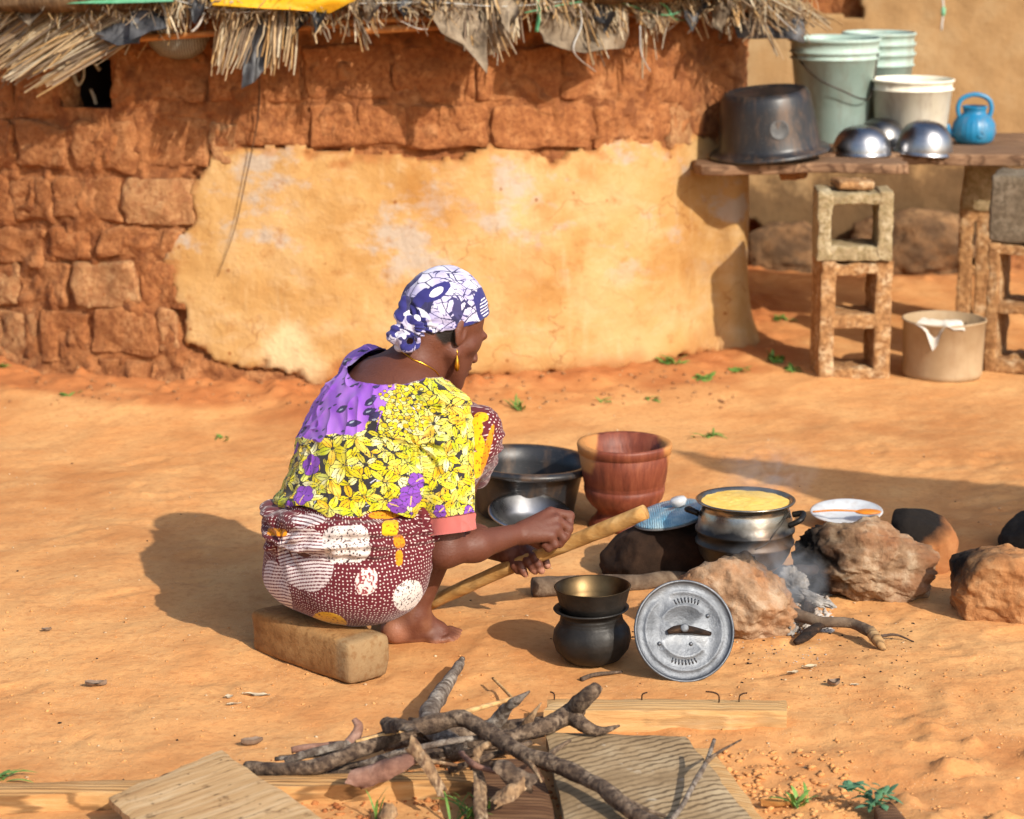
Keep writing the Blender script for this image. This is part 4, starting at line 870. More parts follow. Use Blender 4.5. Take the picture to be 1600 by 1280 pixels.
# cooking pot
pk = P(1165, 780, 5.47); rp = 79*mpp(5.47); rim = pk.copy(); hgt = .162
g = np.array([rim[0], rim[1], rim[2]-hgt]); pt_ = thing('cooking_pot', 'big aluminium cooking pot full of yellow porridge, sooty below, on hearth stones', 'pot', g)
t = NT('sooty_pot_metal'); zz = t.math('ADD', t.pos(2), t.math('MULTIPLY', t.math('SUBTRACT', t.noise(9, 5, .6), .5), .06))
c = t.ramp(t.noise(14, 6, .6), [(.3, lin((150, 136, 116))), (.7, lin((202, 196, 186)))]); c = t.mix(t.ramp(zz, [(.098, 1.), (.128, 0.)]), c, lin((20, 17, 15)))
c = t.mix(t.ramp(t.noise(6, 4), [(.5, 0.), (.62, .6)]), c, lin((120, 84, 44)))
M_POT = t.out(c, t.ramp(zz, [(.09, .5), (.13, .26)]), t.bump(t.noise(50, 5), .25, .003), t.ramp(zz, [(.09, .15), (.125, .95)]))
pr = np.array([(.001, 0), (.07, 0), (.092, .012), (.106, .036), (.111, .056), (.116, .059), (.1165, .064), (.112, .067), (.112, .086), (.117, .089), (.117, .094), (.112, .097), (.110, .118), (.104, .138), (.101, .148), (.108, .156), (.1155, .159), (.117, .162), (.114, .164), (.106, .161), (.098, .150), (.097, .14)])
pr[:, 0] *= rp/.117
part('body', xf(lathe(pr, 80), g), M_POT, pt_)
t = NT('maize_porridge'); v = t.vec(); c = t.ramp(t.noise(40, 6, .7), [(.3, lin((232, 184, 76), 1.3)), (.6, lin((246, 206, 112), 1.3))])
M_POR = t.out(c, .55, t.bump(t.noise(90, 6, .7), .6, .004), spec=.3)
rr_, aa_ = np.meshgrid(np.linspace(0.002, 1, 26), np.arange(72)*2*pi/72, indexing='ij'); rr_ = rr_*rp*.925
pv = np.stack([rr_*np.cos(aa_), rr_*np.sin(aa_), rr_*0], -1); pv[..., 2] = .1560+.0010*fbm(pv*70, 4, 5)+.003*(1-(rr_/rp)**2); n_r, n_a = pv.shape[:2]
Fp = [(i*n_a+j, (i+1)*n_a+j, (i+1)*n_a+(j+1) % n_a, i*n_a+(j+1) % n_a) for i in range(n_r-1) for j in range(n_a)]
part('porridge', (pv.reshape(-1, 3)+g, Fp), M_POR, pt_)
M_BLKM = soot('black_iron', (16, 14, 13), (40, 36, 32), .45)
for s, a0 in ((1, -18), (-1, 168)):
    a = radians(a0); d = np.array([cos(a), sin(a), 0]); tg = np.array([-sin(a), cos(a), 0])
    part('ear', tube(spline([g+d*rp*.93+tg*.022+np.array([0, 0, .128]), g+d*rp*1.14+tg*.018+np.array([0, 0, .134]), g+d*rp*1.16+np.array([0, 0, .130]), g+d*rp*1.14-tg*.018+np.array([0, 0, .126]), g+d*rp*.93-tg*.022+np.array([0, 0, .112])], 5), .007, 8), M_BLKM, pt_)
part('wire', tube(spline([g+np.array(q) for q in ((.098, -.045, .145), (.066, -.098, .115), (.04, -.108, .085), (.015, -.114, .073))], 6), .0014, 5), M_WIRE, pt_)
# blue enamel lid tipped on the dark stone
bl = P(1050, 806, 5.62); lb_ = thing('blue_enamel_lid', 'pale blue enamel lid with white knob lying on the dark stone', 'lid', bl)
t = NT('blue_enamel'); zz = t.pos(2); M_ENA = t.out(t.ramp(t.noise(30, 4), [(.38, lin((112, 166, 192))), (.62, lin((178, 206, 214)))]), .3, t.bump(t.wave(60, 3, 2), .4, .003), spec=.5)
Rb = euler(2, -12, 0)
part('body', xf(lathe(np.array([(.105, 0), (.108, .003), (.102, .005), (.096, .010), (.088, .019), (.070, .022), (.03, .024), (.001, .024), (.001, .020), (.06, .018), (.09, .006)])*.86, 64), bl, Rb), M_ENA, lb_)
M_EN2 = plast('white_enamel', (214, 218, 220), (240, 242, 242), .3); part('knob', xf(lathe([(.001, .042), (.017, .041), (.021, .035), (.018, .027), (.015, .022)], 28), bl+Rb@np.array([.022, 0, 0]), Rb), M_EN2, lb_)
part('rim', xf(lathe(np.array([(.103, -.003), (.109, -.002), (.1095, .002), (.104, .0025)])*.86, 64), bl+Rb@np.array([0, 0, -.002]), Rb), plast('chipped_dark_enamel', (44, 44, 46), (150, 152, 152), .5), lb_)
# white plate with orange spoon
g = G(1324, 822); g[1] += .02; single('white_plate', xf(lathe([(.001, .004), (.055, .004), (.066, .012), (.092, .022), (.094, .024), (.090, .025), (.064, .016), (.05, .009), (.001, .009)], 48), g+np.array([0, 0, .012]), euler(5, -2, 0)), M_EN2, 'white enamel plate behind the rough boulder', 'plate')
so = g+np.array([-.01, -.050, .046]); ora = plast('orange_plastic', (232, 128, 10), (248, 150, 30), .35); sn = thing('orange_spoon', 'orange plastic spoon lying across the white plate', 'spoon', so)
part('handle', tube(spline([so+np.array(q) for q in ((-.085, .0, .0), (-.03, 0, .004), (.03, 0, .002))], 6), [.005, .006, .005], 8, sq=.45), ora, sn); part('bowl', xf(ico(3), so+np.array([.058, 0, 0]), None, np.array([.034, .02, .006])), ora, sn)
# fire wood and ash
M_BARK = simple('grey_brown_bark', [(.28, (74, 58, 46)), (.5, (112, 92, 74)), (.74, (150, 130, 108))], 26, .92, .9, 90, .005, stretch=(1, 1, 1))
M_BRKD = simple('dark_bark', [(.28, (58, 44, 36)), (.5, (88, 70, 58)), (.74, (120, 100, 84))], 26, .92, .9, 90, .005)
M_PALEW = wood('pale_split_wood', (160, 118, 74), (196, 156, 106), (220, 188, 142), 1., 8.)
M_ASHY = simple('ashy_charred_log', [(.3, (60, 56, 52)), (.5, (140, 134, 128)), (.72, (206, 200, 192))], 22, .95, .8, 60, .008)
def limb(path, r, n=10, rough=.1, seed=0, m=8): return tube(spline(path, m), r, n, rough=rough, seed=seed)
single('fire_log', limb([P(832, 918, 5.42), P(900, 915, 5.44), P(985, 912, 5.46), P(1040, 905, 5.50), P(1090, 905, 5.53)], [.024, .025, .02, .018, .016], 12, .1, 3), M_BARK, 'grey log lying behind the small pot toward the fire', 'log')
fs = thing('burning_branch', 'half-burnt branch with a split pale end poking out of the fire to the right', 'branch', G(1300, 985))
part('stem', limb([G(1206, 946, .050), G(1262, 966, .042), G(1288, 972, .040), G(1330, 974, .034), G(1362, 988, .030)], [.017, .014, .012, .012, .013], 10, .1, 5), M_BARK, fs)
part('split_end', limb([G(1360, 986, .030), G(1372, 1002, .022), G(1383, 1017, .008)], [.013, .013, .005], 7, .05, 6, 3), M_PALEW, fs)
part('side_twig', limb([G(1285, 975, .036), G(1262, 992, .022), G(1242, 1004, .012)], [.009, .011, .006], 10, .45, 8), M_CHAR, fs)
part('thin_twig', limb([G(1376, 994, .022), G(1400, 992, .014), G(1428, 1003, .004)], [.004, .003, .0015], 5, .1, 9), M_BRKD, fs)
for i, (u, v, Y, sx, sz, rot, m, lb) in enumerate(((1238, 916, .075, (.085, .05, .070), 1, (0, 40, 20), M_ASHY, 'ash-white charred log end sticking out under the pot'), (1268, 936, .060, (.095, .036, .030), 2, (0, 12, -20), M_ASHY, 'pale ash-coated stick end beside the boulder'),
        (1258, 958, .034, (.036, .03, .05), 3, (0, 20, 0), M_CHAR, 'black charcoal lump below the ash-white stick'), (1232, 980, .018, (.05, .04, .036), 4, (0, 0, 30), M_ASHY, 'small grey ash lump by the front hearth stone'))):
    c = G(u, v, Y); V, F = rock(sx, 90+i, 5, .25, 2.4, 7, .14); single('charred_lump', xf((V, F), c, euler(*rot)), m, lb, 'charcoal')
for i in range(5): 
    c = G(1196+i*12, 912-i*5, .05+.012*i); single('charred_stick', limb([c+np.array([-.05, -.03, -.02]), c, c+np.array([.05, .05, .02-.008*i])], [.014, .013, .012], 8, .2, i), M_CHAR, ['lowest', 'second lowest', 'middle', 'second highest', 'highest'][i]+' charred stick in the fire under the cooking pot', 'stick')
# ================================================================== the cook: one continuous body, clothes as children
Fd = np.array([.76, .65, 0.]); Rd = np.array([.65, -.76, 0.]); UPW = np.array([0, 0, 1.])
def unit(a): a = np.asarray(a, float); return a/np.linalg.norm(a)
HIP = P(538, 885, 5.0); C7 = P(632, 592, 5.12); SPD = unit(C7-HIP)
Mt = np.stack([Rd, unit(np.cross(SPD, Rd)), SPD], 1)
SHR = P(695, 648, 4.995); SHL = P(576, 586, 5.235); ELR = P(696, 860, 4.955); WRR = P(808, 835, 5.075); ELL = P(714, 832, 5.36); WRL = P(796, 866, 5.225)
KNR = P(736, 684, 5.09); ANR = P(646, 962, 5.09); KNL = P(722, 676, 5.31); ANL = P(622, 948, 5.22)
HPR = HIP+Rd*.085; HPL = HIP-Rd*.085
TORSO = [(P(538, 850, 5.0), .150, .125), (P(540, 798, 5.02), .142, .118), (P(566, 722, 5.04), .150, .114), (P(590, 664, 5.07), .156, .106), (P(614, 612, 5.10), .130, .080)]
hp = radians(22); FH = np.array([.71*cos(hp), .70*cos(hp), -sin(hp)]); FH = unit(FH); LH = unit([.70, -.71, 0]); UH = unit(np.cross(LH, FH)); UH = UH if UH[2] > 0 else -UH
S = P(693, 491, 5.17); MH = np.stack([FH, LH, UH], 1)
def H(f, l, u): return S+FH*f+LH*l+UH*u
b = Field((-.56, 4.72, -.02), (.17, 5.50, .93), .0032)
b.loft(TORSO, Mt, .03)
b.cone(C7-SPD*.014, SHR, .050, .038, .04); b.cone(C7-SPD*.014, SHL, .050, .038, .04)
b.ell(HIP, (.165, .14, .10), Mt, .04)
b.cone(HPR, KNR, .082, .056, .03); b.cone(HPL, KNL, .082, .056, .03)
for kn, an in ((KNR, ANR), (KNL, ANL)):
    md = kn*.42+an*.58; b.cone(kn, md, .050, .044, .02); b.cone(md, an, .044, .027, .02)
# feet
def foot(heel, ank, ball, tdir, side):
    b.cone(heel, ball, .026, .021, .02); b.cone(ank, heel+np.array([0, 0, .008]), .026, .028, .02); b.cone(ank, ball+np.array([0, 0, .012]), .024, .016, .03)
    cr = unit(np.cross(tdir, UPW))*side; b.cone(ball-cr*.022, ball+cr*.024-tdir*.012-np.array([0, 0, .004]), .0175, .0145, .015)
    for i, (L, r, o) in enumerate(((.047, .0120, -.024), (.044, .0092, -.007), (.038, .0088, .007), (.031, .0084, .019), (.022, .0080, .030))):
        a = ball+cr*o+tdir*.004-np.array([0, 0, .004]); m_ = a+tdir*L*.6+np.array([0, 0, .004]); e = a+tdir*L-np.array([0, 0, .004]); b.chain([a, m_, e], [r*1.05, r*.92, r], .0035)
foot(P(617, 986, 5.08), ANR, P(684, 992, 5.105), unit([.97, .22, 0]), 1)
foot(P(600, 962, 5.24), ANL, P(648, 968, 5.25), unit([.9, .4, 0]), 1)
# neck and head
b.cone(C7+SPD*.0, H(-.035, 0, -.065), .054, .050, .03); b.cone(C7+Fd*.05-SPD*.012, H(.008, 0, -.085), .045, .042, .03)
b.ell(S, (.099, .079, .096), MH, .02)
b.ell(H(.046, 0, -.060), (.050, .060, .068), MH, .02); b.ell(H(.060, 0, -.098), (.043, .044, .050), MH, .02)
for s in (1, -1):
    b.cone(H(.066, .040*s, -.042), H(.040, .058*s, -.052), .020, .018, .018); b.cone(H(.006, .056*s, -.078), H(.070, .018*s, -.138), .018, .017, .02)
    b.ell(H(.088, .032*s, -.020), (.016, .024, .011), MH, .012); b.ell(H(.088, .031*s, -.036), (.0105, .015, .0085), MH, .004)
    b.ell(H(.112, .012*s, -.072), (.011, .010, .009), MH, .006)
    b.ell(H(-.012, .078*s, -.030), (.019, .0085, .031), MH @ euler(0, -12, 0), .004)
    b.ell(H(-.006, .086*s, -.030), (.009, .006, .017), MH, .004, 's'); b.ell(H(-.010, .076*s, -.056), (.008, .006, .010), MH, .005)
b.cone(H(.098, 0, -.024), H(.119, 0, -.066), .0085, .012, .010); b.ell(H(.100, 0, -.094), (.016, .024, .0085), MH, .008); b.ell(H(.098, 0, -.109), (.015, .021, .0085), MH, .008)
b.ell(H(.109, 0, -.1015), (.014, .022, .0016), MH, .003, 's')
b.ell(H(.082, 0, -.138), (.020, .024, .018), MH, .014)
# right arm and hand
b.cone(SHR, ELR, .039, .034, .03); fm = P(742, 852, 4.995); b.cone(ELR, fm, .034, .0335, .02); b.cone(fm, WRR, .0335, .0225, .02); b.ell(P(688, 868, 4.95), (.024, .02, .02), k=.02)
KN = [P(860, 801, 5.145), P(868, 812, 5.130), P(868, 826, 5.115), P(861, 838, 5.100)]; hn = unit(np.cross(KN[0]-WRR, KN[3]-WRR)); hn = hn if hn[1] < 0 else -hn
wr = P(818, 832, 5.085)
for i, kk in enumerate(KN):
    b.cone(wr+(kk-wr)*.0+(i-1.5)*unit(KN[3]-KN[0])*.006, kk, .0185, .0125, .010); b.cone(wr+hn*.010+(i-1.5)*unit(KN[3]-KN[0])*.005, kk+hn*.006, .0065, .0075, .0045)
for pts, r in (([KN[0], P(890, 806, 5.165), P(889, 819, 5.155), P(880, 824, 5.150)], (.0125, .0110, .0095, .0085)), ([KN[1], P(888, 826, 5.140), P(884, 838, 5.135), P(875, 839, 5.135)], (.0125, .0110, .0095, .0085)),
               ([KN[2], P(880, 841, 5.118), P(874, 850, 5.118), P(865, 848, 5.120)], (.0120, .0105, .009, .008)), ([KN[3], P(867, 851, 5.098), P(857, 857, 5.098), P(850, 852, 5.102)], (.0110, .0095, .0085, .0075)),
               ([P(822, 838, 5.10), P(842, 849, 5.125), P(860, 846, 5.140), P(874, 840, 5.150)], (.015, .0125, .0105, .009))): b.chain(pts, r, .0045)
# left arm and hand round the stick
STK0, STK1 = P(670, 944, 5.285), P(1008, 797, 5.075)
def stick_at(u): t_ = (u-670)/338.; return STK0+(STK1-STK0)*t_
b.cone(SHL, ELL, .039, .034, .03); b.cone(ELL, ELL*.6+WRL*.4, .036, .034, .02); b.cone(ELL*.6+WRL*.4, WRL, .034, .0225, .02)
pl = P(816, 866, 5.222); b.cone(WRL, pl, .022, .021, .012); b.cone(WRL, P(824, 858, 5.215), .018, .017, .012)
for pts, r in (([P(824, 860, 5.205), P(835, 870, 5.170), P(841, 882, 5.160), P(846, 892, 5.160)], (.0125, .0105, .0095, .0085)), ([P(817, 868, 5.20), P(826, 878, 5.172), P(832, 888, 5.163), P(836, 893, 5.168)], (.0125, .0105, .009, .008)),
               ([P(808, 872, 5.205), P(814, 884, 5.178), P(817, 893, 5.172), P(821, 898, 5.176)], (.012, .010, .0085, .0075)), ([P(800, 874, 5.205), P(804, 885, 5.185), P(809, 893, 5.180)], (.011, .009, .0075)),
               ([P(816, 852, 5.225), P(836, 860, 5.225), P(850, 872, 5.212), P(855, 884, 5.198)], (.014, .012, .0105, .0085))): b.chain(pts, r, .0045)
Vb, Fb = b.mesh(1)
hc = (Vb-S) @ MH
skin = np.repeat(np.array([lin((112, 62, 42))[:3]]), len(Vb), 0)
def paint(m, c): 
    global skin
    skin = skin*(1-m[:, None])+np.array(lin(c)[:3])*m[:, None]
dd = lambda p, r0, r1: sstep(r1, r0, np.linalg.norm(Vb-p, axis=1))
paint(np.clip(.5+.9*fbm(Vb*14, 3, 3), 0, 1)*.35, (92, 48, 32))
hair = sstep(-.010, -.020, hc[:, 0]+.25*(hc[:, 2]+.03))*sstep(-.072, -.060, hc[:, 2]+.35*np.minimum(hc[:, 0]+.04, 0)+.007*fbm(Vb*60, 2, 4))*(np.linalg.norm(hc, axis=1) < .16)*(np.abs(hc[:, 1]) < .0795)
paint(hair, (30, 22, 20))
lips = sstep(.030, .018, np.linalg.norm((hc-np.array([.103, 0, -.1015]))*np.array([1, .9, 1.3]), axis=1)); paint(lips*.7, (110, 52, 46))
eye = sstep(.0125, .0095, np.linalg.norm((hc-np.array([.094, .031, -.036])), axis=1)); paint(eye*.8, (40, 26, 22))
for tp in (P(846, 893, 5.155), P(821, 898, 5.172), P(855, 884, 5.192), P(836, 894, 5.16)): paint(dd(tp, .006, .013)*.65, (214, 150, 122))
paint(np.clip(fbm(Vb*22, 3, 9)+.2, 0, 1)*sstep(.16, .03, Vb[:, 2])*.5, (176, 120, 84)); paint(dd(P(612, 992, 5.06), .02, .05)*.55, (196, 134, 104)); paint(sstep(.014, .002, Vb[:, 2])*.5, (190, 128, 94))
for kk in KN: paint(dd(kk+hn*.012, .004, .014)*.25, (96, 50, 36))
t = NT('dark_brown_skin'); v = t.vec(); c = t.attr(); M_SKIN = t.out(c, t.ramp(t.noise(60, 4), [(.3, .50), (.7, .68)]), t.bump(t.noise(240, 4, .65, v), .45, .002, t.bump(t.vor(150, vec=t.vec((1, 1, 2))), .15, .0015, t.bump(t.noise(45, 4, .6, v), .3, .004))), spec=.45, Subsurface_Weight=0.)
woman = single('person', (Vb, Fb), M_SKIN, 'woman in yellow and purple blouse, maroon wrapper and blue-white headscarf seated on a brick', 'person', col=skin, loc=np.array([HIP[0], HIP[1], .0]))

# ---- painting canvas helpers for the printed cloth (flat print)
class Canvas:
    def __init__(s, w, h, res, c): s.res = res; s.n = (int(h/res), int(w/res)); s.A = np.zeros(s.n+(3,)); s.A[:] = lin(c)[:3]; yy_, xx_ = np.mgrid[0:s.n[0], 0:s.n[1]]; s.N = np.clip(.5+.8*fbm(np.stack([xx_*res*70, yy_*res*70, xx_*0.], -1), 2, 5), 0, 1)[..., None]
    def win(s, x, y, r):
        i0, i1 = max(int((y-r)/s.res), 0), min(int((y+r)/s.res)+1, s.n[0]); j0, j1 = max(int((x-r)/s.res), 0), min(int((x+r)/s.res)+1, s.n[1])
        if i0 >= i1 or j0 >= j1: return None
        Yy, Xx = np.mgrid[i0:i1, j0:j1]; return (slice(i0, i1), slice(j0, j1)), Xx*s.res-x, Yy*s.res-y
    def put(s, sl, m, c): s.A[sl][m] = c if np.ndim(c) == 1 else c[m]
    def leaf(s, x, y, L, w, a, c1, c2, ink, rib=True, seed=0):
        q = s.win(x, y, L*1.1)
        if q is None: return
        sl, X, Y = q; u = X*cos(a)+Y*sin(a); v = -X*sin(a)+Y*cos(a); f = np.clip(u/L, 0, 1); e = w*np.sin(pi*f**.85)**.9
        ins = (np.abs(v) < e) & (u > 0) & (u < L); inn = (np.abs(v) < e-.0011) & (u > .0015) & (u < L-.002)
        s.put(sl, ins, np.array(lin(ink)[:3])); mixv = s.N[sl]
        s.put(sl, inn, np.array(lin(c1)[:3])*(1-mixv)+np.array(lin(c2)[:3])*mixv)
        if rib: s.put(sl, inn & (np.abs(v) < .0005), np.array(lin(ink)[:3])*1.6)
    def disc(s, x, y, r, c, ink=None):
        q = s.win(x, y, r*1.2)
        if q is None: return
        sl, X, Y = q; d = np.hypot(X, Y)
        if ink is not None: s.put(sl, d < r, np.array(lin(ink)[:3])); r -= .0010
        s.put(sl, d < r, np.array(lin(c)[:3]))
    def flower(s, x, y, r, c, ink, a0=0.):
        for k in range(5): an = a0+k*2*pi/5; s.disc(x+cos(an)*r*.5, y+sin(an)*r*.5, r*.55, c, ink)
        s.disc(x, y, r*.42, c)
        for k in range(5): an = a0+k*2*pi/5+.3; s.line(x, y, x+cos(an)*r*.75, y+sin(an)*r*.75, .0005, (84, 44, 130))
        s.line(x, y, x+cos(a0+2.3)*r*.8, y+sin(a0+2.3)*r*.8, .0012, (226, 190, 120))
    def line(s, x0, y0, x1, y1, w, c):
        q = s.win((x0+x1)/2, (y0+y1)/2, math.hypot(x1-x0, y1-y0)/2+w)
        if q is None: return
        sl, X, Y = q; X = X+(x0+x1)/2; Y = Y+(y0+y1)/2; dx, dy = x1-x0, y1-y0; t_ = np.clip(((X-x0)*dx+(Y-y0)*dy)/(dx*dx+dy*dy+1e-12), 0, 1)
        s.put(sl, np.hypot(X-x0-t_*dx, Y-y0-t_*dy) < w, np.array(lin(c)[:3]))
    def get(s, x, y): return s.A[np.clip((y/s.res).astype(int), 0, s.n[0]-1), np.clip((x/s.res).astype(int), 0, s.n[1]-1)]
YEL = [((232, 216, 20), (246, 238, 120)), ((240, 224, 30), (250, 246, 190)), ((224, 202, 10), (240, 228, 70)), ((244, 190, 20), (250, 220, 90)), ((206, 214, 30), (236, 236, 130))]
def bunch(cv, x, y, r, n, rs, big=1.):
    a0 = rs.uniform(0, 6)
    for k in range(n):
        a = a0+k*2*pi/n+rs.normal()*.15; c1, c2 = YEL[rs.integers(5)]; L = r*rs.uniform(.8, 1.15); cv.leaf(x+cos(a)*.002, y+sin(a)*.002, L, L*rs.uniform(.19, .27), a, c1, c2, (44, 42, 40), True, int(rs.integers(99)))
INK = (58, 54, 56)
# ---- blouse
f = Field((-.58, 4.68, .20), (.10, 5.48, .76), .003)
f.loft([(c_, rx+.012, ry+.012) for c_, rx, ry in TORSO], Mt, .03)
f.cone(C7-SPD*.018, SHR, .056, .056, .03); f.cone(C7-SPD*.018, SHL, .054, .050, .03)
HEM = P(701, 832, 4.945); f.cone(SHR+np.array([0, 0, .004]), HEM+(HEM-SHR)*.15, .060, .0545, .022)
HEML = SHL+(ELL-SHL)*.75; f.cone(SHL, HEML, .058, .054, .03)
f.ell(P(590, 760, 4.965), (.06, .04, .07), Mt, .05); f.ell(P(626, 772, 4.945), (.055, .045, .085), Mt, .04)
Vc, Fc = f.mesh(1); Vc, Fc = subdiv(Vc, Fc); Vc = relax(Vc, Fc, 1)
# openings: neckline, sleeve hems, waist hem
sd_ = unit(HEM-SHR); hn_ = unit(sd_+np.array([.10, 0, .0])); ax_t = (Vc-HIP) @ SPD
seg = np.clip(((Vc-SHR) @ sd_)/np.linalg.norm(HEM-SHR), 0, 1.3); ds = np.linalg.norm(Vc-(SHR+seg[:, None]*(HEM-SHR)), axis=1)
onsl = (ds < .072) & (((Vc-SHR) @ unit(Rd+.25*Fd)) > -.028) & (((Vc-SHR) @ sd_) > .0)
NC = P(630, 566, 5.09); NR = np.array([.104, .140, .102]); nq = (Vc-NC) @ Mt; neck = ((nq/NR)**2).sum(1)
gone = (neck < 1) | (onsl & (((Vc-HEM) @ hn_) > 0)) | ((~onsl) & (Vc[:, 2] < P(540, 806, 4.88)[2]+.012*np.sin(Vc[:, 0]*40))) | ((np.linalg.norm(Vc-HEML, axis=1) < .075) & (((Vc-HEML) @ unit(ELL-SHL)) > .01))
Nc = vnormals(Vc, Fc)
# folds: broad drapery, creases radiating from the armpit, vertical ripples of the sleeve
arm = P(652, 690, 4.96); ra = np.linalg.norm(Vc-arm, axis=1); th = np.arctan2((Vc-arm) @ UPW, (Vc-arm) @ np.array([1., 0, 0]))
wr_ = .0045*fbm(Vc*np.array([14, 14, 7]), 3, 70)+.006*np.sin(th*9+4*noise(Vc*8, 7))*np.exp(-(ra/.11)**2)*sstep(.0, .03, ra)
wr_ += onsl*(.0035*np.sin(np.arctan2(*(((Vc-SHR) @ np.stack([unit(np.cross(sd_, UPW+.1)), unit(np.cross(sd_, [1., 0, .2]))], 1)).T))*5+6*seg+3*noise(Vc*9, 2)))
wr_ += (~onsl)*.005*np.sin(ax_t*120+5*noise(Vc*6, 5))*sstep(.16, .09, ax_t)
cr_ = noise(Vc*np.array([30, 30, 16])+np.array([0, 0, 1.])*noise(Vc*9, 61)[:, None]*3, 60); wr_ += .0045*(1-np.abs(cr_))**4-.001; cr_ = noise(Vc*np.array([14, 14, 34]), 64); wr_ += .004*(1-np.abs(cr_))**5*sstep(.0, .4, noise(Vc*6, 65))
Vc = Vc+Nc*wr_[:, None]
seam = np.where(onsl, 0, .0)-.006*np.exp(-((ds-.066)/.010)**2)*(((Vc-SHR) @ sd_) > -.02)
Vc = Vc+Nc*seam[:, None]
Vc, Fc, kk_ = keep(Vc, Fc, ~(gone[Fc].any(1))); onsl = onsl[kk_]; hd_ = (Vc-HEM) @ hn_; nrh = onsl & (np.abs(hd_) < .004); Vc[nrh] -= hn_*hd_[nrh][:, None]
# cloth coordinates
vd = unit(np.array([.05, -1, 0])); tx = unit(np.cross(vd, SPD)*-1); tx = tx if tx[0] > 0 else -tx; tn = unit(np.cross(tx, SPD)); tn = tn if tn[1] < 0 else -tn
def torso_st(Q):
    w = Q-HIP-SPD*.2; a = np.arctan2(w @ tx, np.maximum(w @ tn, -1) ); return .45+a*.135, .10+(Q-HIP) @ SPD
def sleeve_st(Q):
    w = Q-SHR; x_ = unit(np.cross(vd, sd_)); x_ = x_ if x_[0] > 0 else -x_; n_ = unit(np.cross(x_, sd_)); n_ = n_ if n_[1] < 0 else -n_
    a = np.arctan2(w @ x_, w @ n_); return .20+a*.058, .32-(w @ sd_)
_pc = {}
def pxpt(V, u, v):
    k = (V.shape, float(V[0, 0]), float(V[-1, 1]))
    if k not in _pc: _pc[k] = PX(V[::2]), V[::2]
    q, V = _pc[k]; d = (q[:, 0]-u)**2+(q[:, 1]-v)**2+((q[:, 2]-q[:, 2].min())*14)**2; return V[np.argmin(d)]
rs = np.random.default_rng(77); cv = Canvas(.9, .75, .0007, INK)
VcT = Vc[~onsl]; VcS = Vc[onsl]
def ST(u, v): return torso_st(pxpt(VcT, u, v)[None])
# small greenish-yellow filler leaves first, then big bunches on top
for _ in range(900): c1, c2 = ((190, 176, 30), (214, 200, 90)) if rs.random() < .6 else YEL[rs.integers(5)]; L = rs.uniform(.012, .026); cv.leaf(rs.uniform(0, .9), rs.uniform(0, .75), L, L*.24, rs.uniform(0, 6.28), c1, c2, INK, True, int(rs.integers(50)))
for _ in range(70): 
    x, y, a = rs.uniform(0, .9), rs.uniform(0, .75), rs.uniform(0, 6.28)
    for k in range(4): cv.line(x, y, x+cos(a+k*.3)*.022, y+sin(a+k*.3)*.022, .0009, (226, 228, 240))
sx0, sy0 = ST(660, 770)
for du, dv in ((650, 760), (640, 790), (662, 745)): s_, t_ = ST(du, dv); cv.flower(float(s_[0]), float(t_[0]), .024, (116, 56, 168), INK, rs.uniform(0, 6))
g_ = np.array([(x, y) for x in np.arange(.02, .9, .033) for y in np.arange(.02, .75, .033)])+rs.normal(size=(28*23 if False else len(np.arange(.02, .9, .033))*len(np.arange(.02, .75, .033)), 2))*.009; rs.shuffle(g_)
for x, y in g_: bunch(cv, x, y, rs.uniform(.026, .040), int(rs.integers(5, 7)), rs)
for (u, v, r) in ((486, 726, .023), (474, 774, .022), (462, 700, .014), (452, 796, .014), (642, 776, .022), (650, 752, .018), (622, 792, .016)): s_, t_ = ST(u, v); cv.flower(float(s_[0]), float(t_[0]), r, (142, 78, 190), INK, rs.uniform(0, 6))
# purple yoke over the left shoulder blade with dark motifs
PUR = (154, 92, 206); poly = [ST(u, v) for u, v in ((500, 690), (520, 676), (550, 684), (588, 672), (596, 640), (612, 610), (640, 612))]
poly = np.array([(float(a[0]), float(b_[0])) for a, b_ in poly]); top_t = .75
ii, jj = np.mgrid[0:cv.n[0], 0:cv.n[1]]; X_ = jj*cv.res; Y_ = ii*cv.res
bt = np.interp(X_, np.sort(poly[:, 0]), poly[np.argsort(poly[:, 0]), 1]); e_ = .008*fbm(np.stack([X_*60, Y_*60, X_*0], -1), 2, 6)
xr = float(ST(606, 640)[0][0]); m = (Y_ > bt+e_) & (X_ < xr+.6*(Y_-.45)*0+e_*1.2+.0)
st = np.clip(.5+.9*fbm(np.stack([X_*40+Y_*30, Y_*14, X_*0], -1), 2, 9), 0, 1)[..., None]
col = np.array(lin((150, 84, 204))[:3])*(1-st)+np.array(lin((178, 118, 222))[:3])*st; cv.A[m] = col[m]
for _ in range(420):
    x, y = rs.uniform(0, xr-.004), rs.uniform(.25, .72); i, j = int(y/cv.res), int(x/cv.res)
    if 0 <= i < cv.n[0] and m[i, j]:
        L = rs.choice([.006, .010, .016, .030], p=[.4, .3, .2, .1]); cv.leaf(x, y, L, L*.26, rs.uniform(.2, 1.1), (54, 40, 84), (70, 62, 110), (52, 38, 86), False, 3)
        if L > .02: cv.leaf(x+.004, y+.003, L*.5, L*.10, rs.uniform(.4, .9), (150, 160, 190), (190, 196, 214), (52, 38, 86), False, 4)
